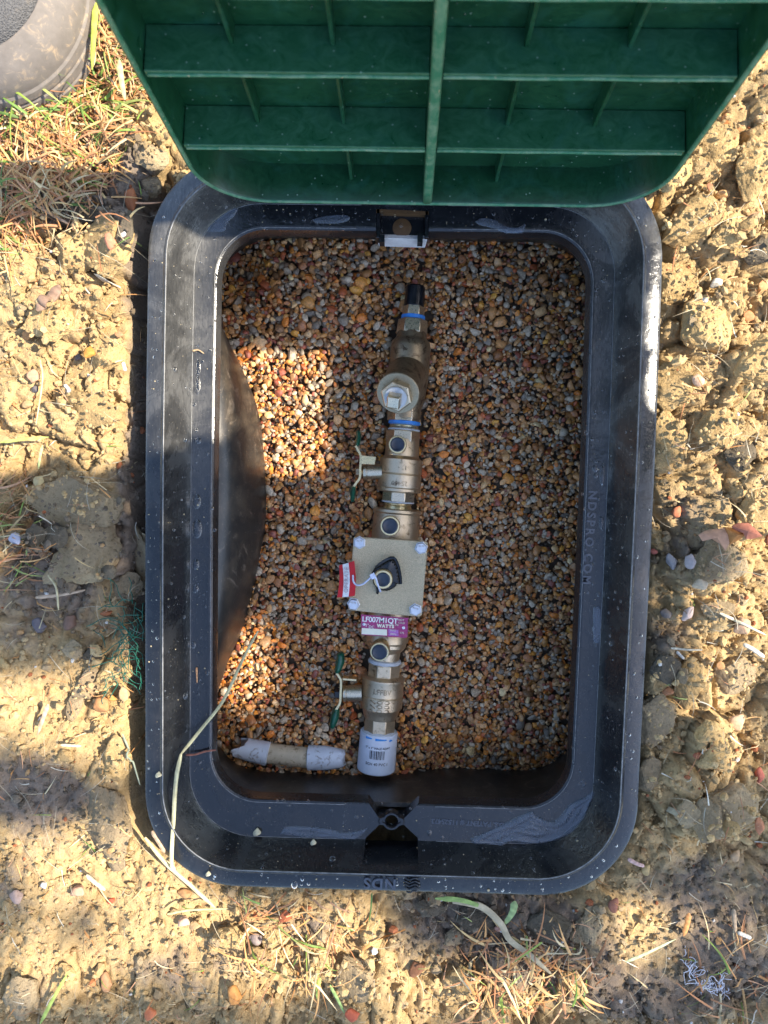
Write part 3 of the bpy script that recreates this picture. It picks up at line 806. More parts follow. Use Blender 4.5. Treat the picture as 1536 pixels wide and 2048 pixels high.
def handle(parent, pts_px, z, grips, mat='brass'):
    """thin strap seen on edge; pts in picture"""
    h = empty_part = None
    P = [at(u, v, z) for u, v in pts_px]; P = smooth_path(P, 26)
    V, Fc = [], []
    th, hh = .0010, .0062
    for i, p in enumerate(P):
        d = P[min(i + 1, len(P) - 1)] - P[max(i - 1, 0)]; d /= np.linalg.norm(d); s = np.cross(d, AU)
        for a, b_ in ((-1, -1), (1, -1), (1, 1), (-1, 1)): V.append(p + s * th * a + AU * hh * b_)
    for i in range(len(P) - 1):
        for k in range(4): Fc.append([i * 4 + k, i * 4 + (k + 1) % 4, i * 4 + 4 + (k + 1) % 4, i * 4 + 4 + k])
    Fc += [[3, 2, 1, 0], [len(V) - 4, len(V) - 3, len(V) - 2, len(V) - 1]]
    ho = part('handle', V, Fc, M[mat], parent, False, None); fix_normals(ho.data)
    for gp in grips:
        G = smooth_path([at(u, v, z) for u, v, w in gp], 12); Wd = np.interp(np.linspace(0, 1, 12), np.linspace(0, 1, len(gp)), [w for _, _, w in gp]) * PXM
        V, Fc = [], []
        for i, p in enumerate(G):
            d = G[min(i + 1, 11)] - G[max(i - 1, 0)]; d /= np.linalg.norm(d); s = np.cross(d, AU)
            e = 1 if 0 < i < 11 else .55
            for k in range(12):
                a = 2 * math.pi * k / 12; V.append(p + s * Wd[i] * math.cos(a) * e + AU * .0078 * math.sin(a) * e)
        for i in range(11):
            for k in range(12): Fc.append([i * 12 + k, i * 12 + (k + 1) % 12, i * 12 + 12 + (k + 1) % 12, i * 12 + 12 + k])
        Fc += [list(range(12))[::-1], [132 + k for k in range(12)]]
        go = part('grip', V, Fc, M['grip'], ho, True, 60); fix_normals(go.data)
    return ho

def test_cock(parent, u, v, z, rc, rg, h=.012, tilt=(0, 0, 1)):
    p = at(u, v, z); d = np.array(tilt, float); d /= np.linalg.norm(d)
    s = (H_CAM - z) / F_PX
    a = part('test_cock', *lathe(p - d * h, d, [(0, rg * s * .85), (h * .4, rg * s * .85), (h * .45, rg * s), (h - .0012, rg * s), (h, rg * s * .93), (h + .0001, rc * s * .99)], 28), M['brass'], parent)
    V, Fc = lathe(p + d * -.0008, d, [(0, rc * s), (.0016, rc * s), (.0022, rc * s * .86), (.0016, rc * s * .70), (.0013, rc * s * .3)], 24)
    b_ = part('dust_cap', V, Fc, M['cap'], a)
    return a
# ball valve near the strainer
run('hex_body', [(862, 34), (884, 34)], 'steel', hexa=6, phase=0, side=-1)
v1 = run('ball_valve', [(878, 31), (886, 33), (912, 34), (917, 38), (919, 42), (946, 42.5), (948, 40.8), (950, 42.5), (972, 43), (975, 42), (977, 44), (982, 44), (984, 40), (985, 30)], 'bronze')
run('hex_end', [(984, 34), (1003, 34)], 'steel', hexa=8, phase=H8)
run('thread_neck', [(1000, 30), (1004, 31), (1005, 27), (1009, 28), (1011, 26.5), (1014, 28), (1020, 29)], 'brass')
run('thread_tape', [(1001, 30), (1003, 33), (1005, 32.5), (1006, 28)], 'tape')
test_cock(asm, 795, 889, -.086, 14.5, 18.5, .016)
def stem(vp, u0, u1, vc, rpx, z):
    a, b_ = at(u1, vc, z), at(u0, vc + .5, z); L = np.linalg.norm(b_ - a); d = (b_ - a) / L
    so = part('stem', *lathe(a, d, [(0, rpx * PXM), (L * .78, rpx * PXM), (L * .80, rpx * PXM * .9), (L * .84, rpx * PXM * .9), (L * .86, rpx * PXM * 1.03), (L, rpx * PXM * 1.0), (L + .001, rpx * PXM * .6), (L + .006, rpx * PXM * .5)], 30), M['steel'], vp)
    return so, b_, d
s1, e1, d1 = stem(v1, 727, 764, 943, 15.5, -.114)
h1 = handle(v1, [(712, 892), (718, 903), (722, 914), (721, 940), (720, 956), (713, 966), (708, 974)], -.110, [[(716, 861, 4), (717, 875, 5.5), (714, 893, 4)], [(708, 971, 4.5), (706, 985, 5.8), (705, 1004, 4)]])
part('nut', *lathe(e1 + d1 * .002, d1, [(0, .0055), (.005, .0055), (.0055, .0045)], 6), M['dull'], v1, False, None)
tv = [at(723, 911, -.100), at(752, 914, -.100), at(749, 929, -.100), at(723, 928, -.100)]
Vt, Ft = prism([x[:2] for x in tv], -.1015, -.100); o = part('stop_tab', Vt, Ft, M['brass'], h1, False, None)
part('cast_letters', *place_text('25460', .0062, axp(966, 0, 43 * PXM), -AS, -(-AXD), .0003, 0, 1, bend=43 * PXM), M['dull'], v1, False, None)
part('cast_letters', *place_text('1" <', .0062, axp(935, 2, 42 * PXM), -AS, AXD, .0003, 0, 1, bend=42 * PXM), M['dull'], v1, False, None)
# check valve body
bodyo = run('check_body', [(1017, 44), (1019, 48), (1024, 48.5), (1027, 46), (1040, 47), (1075, 47), (1110, 44), (1200, 42), (1245, 41), (1268, 41), (1290, 40), (1296, 36), (1302, 30), (1322, 28)], 'bronze')
run('flange', [(1262, 41), (1266, 43), (1280, 43), (1286, 38)], 'bronze', side=1)
Vh, Fh = box_vf(axp(1152, 0, .012), np.array([.0285, .0310, .017]), np.array([AS, -AXD, AU]).T)
o = part('cover_housing', Vh, Fh, M['bronze'], asm, False, None); bevel(o, .006, 3)
zc = -.078
cv = [(707, 1076), (709, 1073.5), (777, 1078), (853, 1083), (856, 1086), (844, 1230), (840, 1234), (770, 1228), (700, 1221), (696, 1217)]
Vc_, Fc_ = prism([at(u, v, zc)[:2] for u, v in cv][::-1], zc - .007, zc)
cover = part('cover_plate', Vc_, Fc_, M['cover'], asm, False, None); bevel(cover, .0012, 2)
for i, (u, v) in enumerate(((718.5, 1086), (842.5, 1096.5), (706.5, 1209.5), (831, 1221))):
    p = at(u, v, zc + .004); bo = part('bolt', *lathe(p - AU * .0045, AU, [(0, .0060), (.0006, .0060), (.0007, .0053), (.0040, .0053), (.0046, .0046)], 6, phase=.3 * i), M['bolt'], cover, False, None)
    V, Fc = place_text('A2-70', .0021, p + np.array([0, .0019, .0002]), (1, -.1 * i, 0), (0, 1, 0), .0002); part('bolt_mark', V, Fc, M['dull'], bo, False, None)
test_cock(asm, 780, 1052, -.078, 16, 20.5, .014)
test_cock(asm, 766, 1159, -.062, 14.5, 19.5, .018)
test_cock(asm, 759, 1304, -.080, 16, 20, .016, (-.05, -.12, 1))
# torn black sleeve round the middle test cock
gp = [(787, 1113), (797, 1126), (801, 1148), (803, 1163), (801, 1170), (795, 1168), (792, 1176), (780, 1183), (766, 1184), (758, 1182), (756, 1192), (750, 1190), (752, 1178), (746, 1170), (744, 1160), (740, 1152), (745, 1140), (752, 1130), (757, 1131), (768, 1124), (778, 1116)]
gp2 = []
for i in range(len(gp)):
    a_, b_ = gp[i], gp[(i + 1) % len(gp)]; gp2 += [a_, ((a_[0] + b_[0]) / 2 + rnd.gauss(0, 1.3), (a_[1] + b_[1]) / 2 + rnd.gauss(0, 1.3))]
gp = gp2
Vg, Fg = prism([at(u, v, zc + .004)[:2] for u, v in gp][::-1], zc + .0002, [zc + .0025 + .003 * rnd.random() for i in range(len(gp))])
o = part('torn_sleeve', Vg, Fg, M['goo'], asm, True, 50)
ss = o.modifiers.new('sub', 'SUBSURF'); ss.levels = 1; ss.render_levels = 1
o = part('torn_sleeve', *tube(smooth_path([at(u, v, zc + .006) for u, v in ((752, 1135), (765, 1124), (786, 1115), (796, 1130), (801, 1152), (802, 1168))], 18), .0015, 7, .8), M['goo'], asm)
# name plate
np_z = -.083
npl = [(722, 1229), (818, 1236), (816, 1240), (815, 1273), (812, 1276), (723, 1269.5)]
Vp, Fp = prism([at(u, v, np_z)[:2] for u, v in npl], np_z - .0008, np_z)
plate = part('name_plate', Vp, Fp, M['purple'], asm, False, None, 'purple printed name plate with white model lettering'); fix_normals(plate.data)
rd = (at(815, 1240, np_z) - at(723, 1234, np_z)); rd /= np.linalg.norm(rd); ud = np.array([-rd[1], rd[0], 0])
zt = np.array([0, 0, .0003])
part('print', *place_text('LF007M1QT', .0068, at(760, 1240.5, np_z) + zt, rd, ud, .0002, .00012, .92), M['white'], plate, False, None)
part('print', *place_text('WATTS', .0040, at(771, 1252.3, np_z) + zt, rd, ud, .0002, .00025, 1.25), M['ivory'], plate, False, None)
part('print', *place_text('1"', .0042, at(734, 1251, np_z) + zt, rd, ud, .0002), M['white'], plate, False, None)
part('print', *place_text('DC', .0036, at(743, 1254, np_z) + zt, rd, ud, .0002), M['white'], plate, False, None)
for tx, (u, v), sz in (('HOT', (802, 1240), .0028), ('COLD', (803, 1246), .0022), ('PSI', (794, 1250), .0024), ('MAX', (786, 1261), .0024), ('SERIAL', (787, 1268), .0020), ('175', (804, 1266), .0026)):
    part('print', *place_text(tx, sz, at(u, v, np_z) + zt, rd, ud, .0002), M['ivory'], plate, False, None)
Vp, Fp = prism([at(u, v, np_z)[:2] for u, v in ((724, 1256), (774, 1259), (774, 1271), (723, 1268))][::-1], np_z + .0001, np_z + .0003)
o = part('serial_panel', Vp, Fp, M['ivory'], plate, False, None); fix_normals(o.data)
Vp, Fp = prism([at(u, v, np_z)[:2] for u, v in ((777, 1258), (797, 1260), (797, 1272), (777, 1271))][::-1], np_z + .0001, np_z + .0002)
o = part('print_panel', Vp, Fp, M['lilac'], plate, False, None); fix_normals(o.data)
for u, v in ((728, 1248.5), (807, 1255.5)):
    part('rivet', *lathe(at(u, v, np_z), AU, [(0, .0014), (.0004, .0014), (.0008, .0007)], 14), M['bolt'], plate)
# lower ball valve
run('thread_tape', [(1317, 28), (1319, 32), (1324, 33.5), (1327, 30)], 'tape')
run('hex_body', [(1325, 34), (1352, 34)], 'bronze', hexa=8, phase=H8)
v2 = run('ball_valve', [(1349, 34), (1351, 39), (1354, 43), (1358, 43), (1360, 42), (1386, 42.5), (1388, 41), (1390, 42.5), (1412, 42.5), (1417, 38), (1428, 35), (1434, 33)], 'bronze')
run('hex_end', [(1430, 33), (1461, 33)], 'bronze', hexa=8, phase=H8)
s2, e2, d2 = stem(v2, 687, 724, 1386, 16.5, -.114)
h2 = handle(v2, [(674, 1343), (679, 1350), (683, 1360), (682, 1388), (681, 1402), (675, 1413), (671, 1420)], -.110, [[(682, 1304, 7), (680, 1324, 9), (674, 1346, 6)], [(674, 1413, 5.5), (670, 1432, 9), (664, 1455, 6)]])
Vt, Ft = prism([at(u, v, -.104)[:2] for u, v in ((686, 1354.5), (713, 1356.5), (713, 1359.5), (686, 1358))][::-1], -.110, -.100); part('stop_tab', Vt, Ft, M['brass'], h2, False, None)
part('nut', *lathe(e2 + d2 * .002, d2, [(0, .0055), (.006, .0055), (.0065, .0045)], 6), M['goo'], v2, False, None)
part('cast_letters', *place_text('LFFBV', .0068, axp(1374, 0, 42.5 * PXM), AS, -AXD, .0003, .00005, 1.0, bend=42.5 * PXM), M['dull'], v2, False, None)
em = []
for r_ in range(3):
    for c_ in range(2):
        cc = axp(1393 + r_ * 8.5, -3 + c_ * 14, 42.6 * PXM * math.cos((-3 + c_ * 14) / 42.5) + .0001)
        em.append(tube([cc + (AS * math.cos(a) * 5.2 + AXD * math.sin(a) * 3.0) * PXM for a in np.linspace(0, 6.0, 12)], .00035, 5))
    em.append(tube([axp(1391 + r_ * 8.5, -22, 38 * PXM), axp(1397 + r_ * 8.5, -12, 41.2 * PXM)], .0005, 5))
part('cast_emblem', *joinm(em), M['dull'], v2, True, None)
# white pvc coupling
run('primer_ring', [(1457, 30), (1460, 35), (1464, 35.5), (1466, 33)], 'tape')
pv = run('pvc_coupling', [(1461, 34), (1462, 37), (1463.5, 38), (1474, 38.3), (1476, 38.0), (1535, 39), (1537.5, 37.5), (1538, 32)], 'pvc')
for a0, a1, v in ((-.15, .45, 1467), (-.7, -.35, 1466), (.62, .8, 1469)):
    pts = [axp(v, math.sin(a) * 38.2, math.cos(a) * 38.3 * PXM) for a in np.linspace(a0, a1, 10)]
    part('primer_smear', *tube(pts, .0012, 6, .5, .4), M['ink_blue'], pv, True, None)
bars = []
x = -15.
rb = random.Random(3)
while x < 15:
    w = rb.choice((.5, .5, .9, 1.4)); a = x / 39.; bars.append(box_vf(axp(1497, math.sin(a) * 38.5, math.cos(a) * 38.5 * PXM), np.array([w * PXM * .5, 8.5 * PXM, .0002]), np.array([AS * math.cos(a) - AU * math.sin(a), AXD, AS * math.sin(a) + AU * math.cos(a)]).T)); x += w + rb.choice((.9, 1.0, 1.6))
part('barcode', *joinm(bars), M['ink'], pv, False, None)
part('coupling_print', *place_text('1" x 1" MALE ADPT', .0030, axp(1484, 0, 38.6 * PXM), AS, -AXD, .0001, 0, 1, bend=38.6 * PXM), M['ink'], pv, False, None)
part('coupling_print', *place_text('SCH 40 PVC I', .0038, axp(1515, 0, 38.9 * PXM), AS, -AXD, .0001, 0, 1, bend=38.9 * PXM), M['ink'], pv, False, None)

# red hang tag and its nylon tie
tg = empty('hang_tag', tuple(at(695, 1160, -.075))); tag(tg, 'small red plastic tag with a white stripe tied to the middle test cock', 'tag')
def quadsheet(name, A, B, mat, parent, th=.0004, n=8):
    """A, B: edge polylines; curved sheet between"""
    V, Fc = [], []
    m = len(A)
    for k in range(2):
        for i in range(m): V.append(A[i] - AU * th * k); V.append(B[i] - AU * th * k)
    for i in range(m - 1):
        a = 2 * i; Fc.append([a, a + 1, a + 3, a + 2]); b_ = 2 * m + a; Fc.append([b_, b_ + 2, b_ + 3, b_ + 1])
        Fc.append([a, a + 2, b_ + 2, b_]); Fc.append([a + 1, b_ + 1, b_ + 3, a + 3])
    Fc += [[0, 2 * m, 2 * m + 1, 1], [2 * m - 2, 2 * m - 1, 4 * m - 1, 4 * m - 2]]
    o = part(name, V, Fc, M[mat], parent, True, 40); fix_normals(o.data); return o
def tagcol(u0, v0, u1, v1, zz, n=9):
    return [at(u0 + (u1 - u0) * t + 2.5 * math.sin(t * 3.1), v0 + (v1 - v0) * t, zz + .0015 * math.sin(t * 3.1)) for t in np.linspace(0, 1, n)]
cA, cB, cC, cD = tagcol(678, 1131, 674, 1195, -.078), tagcol(685, 1129, 684.5, 1194.5, -.0765), tagcol(697, 1125.5, 697, 1193.5, -.0745), tagcol(708.5, 1121.5, 709.5, 1191.5, -.073)
quadsheet('tag_body', cA, cB, 'red', tg); quadsheet('tag_body', cC, cD, 'red', tg); quadsheet('tag_stripe', cB, cC, 'white', tg)
part('tag_print', *place_text('OPERATE', .0052, at(693, 1160, -.0735), (0, 1, 0), (-1, 0, 0), .0002, 0, 1.1), mat_flat('faded_ink', (.50, .38, .40), .5), tg, False, None)
part('tie', *tube(smooth_path([at(u, v, z) for u, v, z in ((706, 1150, -.070), (707, 1163, -.069), (714, 1170, -.068), (726, 1168, -.066), (738, 1158, -.063), (745, 1152, -.061), (751, 1155, -.059), (756, 1170, -.061), (761, 1183, -.068))], 40), .0009, 7), M['nylon'], tg)
part('tie_lock', *box_vf(at(746, 1152, -.0595), np.array([.0022, .0024, .0014]), _rot(0, 0, .5)), M['nylon'], tg, False, None)

# broken white pvc pipe at the lower left
pp = empty('broken_pvc_pipe', tuple(at(580, 1510, -.13))); tag(pp, 'short muddy pvc pipe with a broken white coupling at each end', 'pipe')
def seg(a, b_, prof, mat, name, jag=0.0, lab=None):
    A, B = at(*a, -.120), at(*b_, -.120); L = np.linalg.norm(B - A); d = (B - A) / L
    V, Fc = lathe(A, d, [(t * L, r * PXM) for t, r in prof], 40)
    if jag:
        dd = (V - A) @ d
        for i in range(len(V)):
            if dd[i] < L * .05: V[i] += d * jag * (mnoise.noise(Vector(V[i] * 130)) * 1.6 + .12 * mnoise.noise(Vector(V[i] * 900)) + .3)
    return part(name, V, Fc, M[mat], pp, True, 35, lab)
seg((473, 1494), (538, 1508), [(0, 17), (.02, 21), (.3, 22), (.97, 24), (1, 20)], 'pvc_dirty', 'coupling', .010, 'jagged broken white coupling')
seg((534, 1506), (620, 1516), [(0, 20), (1, 20.5)], 'pvc_old', 'pipe', 0, 'yellowed old pipe between the couplings')
seg((690, 1517), (615, 1515), [(0, 10), (.04, 17), (.18, 20), (.5, 24), (.98, 25), (1, 20)], 'pvc_dirty', 'coupling', .004)

# ================================================================== WATER ON THE PLASTIC
dt, dtF = ICO2
keep = dt[:, 2] > -.35
dV, dF, dn = [], [], 0
def add_drop(p, n, r, el=1.0):
    global dn
    n = n / np.linalg.norm(n); d, s, u = frame_of(n, (0, 1, 0)); hgt = .55
    V = dt[:, 0:1] * s * r + dt[:, 1:2] * u * r * el + np.maximum(dt[:, 2:3], -.15) * d * r * hgt + p
    dV.append(V); dF.append(dtF + dn); dn += len(V)
def surf_pt(seg, k, t):
    A = R_[seg][k]; B = R_[seg + 1][k]; A2 = R_[seg][(k + 1) % n_]
    p = A * (1 - t) + B * t; n = np.cross(A2 - A, B - A); n = n if n[2] > 0 else -n
    return p, n
for _ in range(1700):
    seg_ = rnd.choices([4, 8, 11], [2, 4, 4])[0]; k = rnd.randrange(n_); t = rnd.random()
    if (k > NS + NC and k < NS + NC + NE) : pass
    p, n = surf_pt(seg_, k, t)
    dens = .5 + .5 * mnoise.noise(Vector(p) * 18)
    if rnd.random() > dens + .15: continue
    r = .00058 * math.exp(rnd.gauss(0, .5)) + (.0014 * rnd.random() if rnd.random() < .07 else 0)
    if -.075 < p[0] + 0 < -.0 and False: continue
    add_drop(p, n, r, rnd.uniform(.9, 1.3))
for (u, v, r, el) in ((392, 860, .0018, 1.2), (391, 880, .0018, 1), (393, 1003, .0040, 1.7), (394, 1058, .0046, 1.9), (391, 1129, .0034, 1.4), (390, 1178, .0032, 1.2), (386, 1290, .0026, 1.3), (396, 735, .0022, 3.2), (395, 770, .0024, 3.5), (1205, 950, .0026, 3.4), (1203, 1045, .0022, 2.6), (1173, 865, .0024, 1), (1190, 825, .0018, 1), (1184, 878, .0018, 1), (1165, 988, .0016, 1), (1170, 1018, .0014, 1.4), (1176, 1110, .0018, 1), (1183, 1130, .0020, 1.1), (1175, 1148, .0014, 1), (1177, 1185, .0012, 1.5), (1161, 1188, .0011, 1), (430, 1060, .0017, 1), (420, 700, .0015, 1), (466, 1600, .0012, 1), (1208, 560, .0026, 1), (1192, 580, .0018, 1)):
    add_drop(at(u, v, LZ + .0002), AU, r, el)
for _ in range(60):                                    # beads hanging along the lip
    k = rnd.randrange(n_); p, n = surf_pt(13, k, rnd.random()); add_drop(p, n, rnd.uniform(.0005, .0016), 1.1)
me = mesh_np('water_droplets', np.vstack(dV), np.vstack(dF)); tag(link('water_droplets', me, None, M['water']), 'scattered water droplets beaded on the black rim', 'water', kind='stuff')
gV, gF, gn = [], [], 0
for _ in range(280):
    seg_ = rnd.choices([4, 8, 11], [3, 3, 3])[0]; k = rnd.randrange(n_); p, n = surf_pt(seg_, k, rnd.random())
    r = .0004 * math.exp(rnd.gauss(0, .5)); V0, F0 = ICO1; V = V0 * r * np.array([1, rnd.uniform(.5, 1), .6]) + p + np.array([0, 0, r * .3]); gV.append(V); gF.append(F0 + gn); gn += len(V)
me = mesh_np('grit', np.vstack(gV), np.vstack(gF)); tag(link('grit', me, None, mat_flat('tan_grit', (.45, .36, .22), .9)), 'fine tan grit sprinkled on the rim', 'grit', kind='stuff')
# droplets on the lid
dV, dF, dn = [], [], 0
for _ in range(260):
    s_, t_ = rnd.uniform(-LW + .02, LW - .01), rnd.uniform(.008, .23)
    if s_ < 0 and rnd.random() < .6: continue
    add_drop(lidp(s_, t_, TH - .0001), LN, .00035 * math.exp(rnd.gauss(0, .45)))
me = mesh_np('lid_droplets', np.vstack(dV), np.vstack(dF)); tag(link('lid_droplets', me, None, M['water']), 'tiny water droplets on the green lid', 'water', kind='stuff')

def in_poly(x, y, P):
    c = np.zeros(x.shape, bool); n = len(P)
    for i in range(n):
        x0, y0 = P[i]; x1, y1 = P[(i + 1) % n]
        c ^= ((y0 > y) != (y1 > y)) & (x < (x1 - x0) * (y - y0) / (y1 - y0 + 1e-12) + x0)
    return c
def seg_dist(x, y, P):
    d = np.full(x.shape, 9.); n = len(P)
    for i in range(n):
        a = np.array(P[i]); b_ = np.array(P[(i + 1) % n]); ab = b_ - a
        t = np.clip(((x - a[0]) * ab[0] + (y - a[1]) * ab[1]) / (ab @ ab + 1e-12), 0, 1)
        d = np.minimum(d, np.hypot(x - a[0] - t * ab[0], y - a[1] - t * ab[1]))
    return d
def puddle(name, px_poly, z, h, label, res=.0004, rip=0.0):
    P = smooth_path([at(u, v, z)[:2] for u, v in px_poly + px_poly[:1]], len(px_poly) * 5)[:-1]
    x0, y0 = P.min(0); x1, y1 = P.max(0); xs = np.arange(x0, x1, res); ys = np.arange(y0, y1, res); X, Y = np.meshgrid(xs, ys)
    ins = in_poly(X, Y, P); d = seg_dist(X, Y, P) * ins
    Hh = h * np.sqrt(np.clip(1 - (1 - np.clip(d / (h * 2.4), 0, 1)) ** 2, 0, 1)) + rip * .28 * np.sin(d / .0014 + 1.2 * np.sin(X * 160)) * np.clip(d / .003, 0, 1)
    i_ = np.arange(X.size).reshape(X.shape); q = np.stack([i_[:-1, :-1], i_[:-1, 1:], i_[1:, 1:], i_[1:, :-1]], -1).reshape(-1, 4)
    ok = ins.ravel()[q].any(1); q = q[ok]
    V = np.c_[X.ravel(), Y.ravel(), z + np.where(ins, Hh, -.0002).ravel()]
    used, inv = np.unique(q, return_inverse=True)
    Vt = V[used]; qt = inv.reshape(-1, 4); nb = len(Vt)
    Vb = Vt.copy(); Vb[:, 2] = z - .0003
    me = mesh_np(name, np.vstack([Vt, Vb]), np.vstack([qt, qt[:, ::-1] + nb]))
    return tag(link(name, me, None, M['puddle']), label, 'water', kind='stuff')
puddle('puddle', [(941, 1676), (985, 1658), (1020, 1640), (1062, 1622), (1072, 1630), (1100, 1642), (1120, 1632), (1140, 1608), (1172, 1592), (1188, 1578), (1190, 1590), (1178, 1612), (1168, 1640), (1145, 1668), (1110, 1682), (1060, 1688), (1020, 1686), (1000, 1694), (975, 1690), (945, 1688)], LZ + .0001, .0024, 'wavy pool of water on the ledge at the lower right corner', rip=.0032)
puddle('puddle', [(560, 1668), (570, 1655), (600, 1652), (650, 1656), (690, 1664), (725, 1660), (735, 1655), (722, 1672), (705, 1680), (650, 1678), (600, 1674)], LZ + .0001, .0012, 'thin film of water beside the front notch', rip=.0015)
puddle('puddle', [(400, 430), (440, 418), (462, 398), (476, 412), (470, 430), (455, 445), (448, 462), (420, 464), (395, 462)], LZ + .0001, .0014, 'small pool of water in the upper left corner of the ledge', rip=.0005)
puddle('puddle', [(622, 440), (650, 432), (690, 430), (700, 438), (680, 446), (640, 447)], LZ + .0001, .0012, 'small pool on the far ledge left of the hinge', rip=.0004)
puddle('puddle', [(950, 443), (965, 436), (990, 440), (1010, 452), (1035, 455), (1050, 448), (1045, 464), (1015, 466), (985, 456), (960, 450)], LZ + .0001, .0013, 'small pool on the far ledge right of the hinge', rip=.0004)
puddle('puddle', [(1186, 1215), (1196, 1212), (1204, 1225), (1203, 1280), (1188, 1284), (1186, 1262)], LZ + .0001, .0011, 'narrow streak of water on the right ledge', rip=.0003)

# ================================================================== CLODS, CRUMBS, PEBBLES ON THE GROUND
gh0x, gh0y, ghr = GX0, GY0, .001
GXm, GYm = np.meshgrid(np.arange(GX0, GX1, ghr), np.arange(GY0, GY1, ghr)); GH = ground_h(GXm, GYm)
sdm = rrect_sd(GXm, GYm, BX, BYB, BYT, .078); GH = np.where(sdm < -.004, -.02, GH)
def gh(x, y): 
    j = int((y - gh0y) / ghr); i = int((x - gh0x) / ghr); return GH[min(max(j, 0), GH.shape[0] - 1), min(max(i, 0), GH.shape[1] - 1)]
ct = []
def clod_template(base, seed):
    V, Fc = base; r = random.Random(seed); V = V.copy()
    p = r.uniform(2.6, 4.2); V = V / (np.sum(np.abs(V) ** p, 1) ** (1 / p))[:, None]           # towards a block
    V = V @ _rot(r.uniform(0, 1), r.uniform(0, 1), r.uniform(0, 6)).T * .86
    off = Vector((r.uniform(-50, 50), r.uniform(-50, 50), r.uniform(-50, 50)))
    V *= np.array([1 + .40 * mnoise.noise(Vector(v) * .9 + off) for v in V])[:, None]
    for c in range(9):
        n = np.array([r.gauss(0, 1), r.gauss(0, 1), abs(r.gauss(0, 1))]); n /= np.linalg.norm(n); d = r.uniform(.46, .80)
        e = V @ n - d; V = V - np.outer(np.maximum(e, 0) * .97, n)
    out = []
    for v in V:
        q = Vector(v); 
        c1 = mnoise.voronoi(q * 2.6 + off)[0]; crack = min(1, (c1[1] - c1[0]) / .12)
        out.append(1 + .10 * mnoise.noise(q * 2.2 + off) + .060 * mnoise.noise(q * 5.1) + .032 * mnoise.noise(q * 11.0) + .020 * mnoise.noise(q * 23.0) - .045 * (1 - crack))
    return V * np.array(out)[:, None], Fc
for i in range(14): ct.append(clod_template(ICO5 if i < 7 else ICO4, 100 + i))
ct_me = {}
def clod(u, v, wpx, hpx, rot, mat, label, group=None, ti=None, thick=.55, sink=.12, z=-.015):
    p = at(u, v, z + .008); a, b_ = wpx / 2 / 2420 * 1.08, hpx / 2 / 2420 * 1.08; c_ = min(a, b_) * thick
    ti = rnd.randrange(7) if ti is None else ti
    Rm = _rot(rnd.uniform(-.25, .25), rnd.uniform(-.25, .25), math.radians(rot))
    # keep clear of the box
    pl_ = drop_stones(GH, gh0x, gh0y, ghr, [(p[0], p[1], (a, b_, c_), Rm, ti)], ct, sink=.5)
    if not pl_: return None
    x, y, zc_, A, _ = pl_[0]
    key = (ti, mat)
    if key not in ct_me:
        ct_me[key] = mesh_np('clod', ct[ti][0], ct[ti][1], True, 60); ct_me[key].materials.append(M[mat])
    o = bpy.data.objects.new('soil_clod', ct_me[key]); COL.objects.link(o)
    o.matrix_world = Matrix([[*A[0], x], [*A[1], y], [*A[2], zc_ - .15 * c_], [0, 0, 0, 1]])
    tag(o, label, 'clod', group); return o
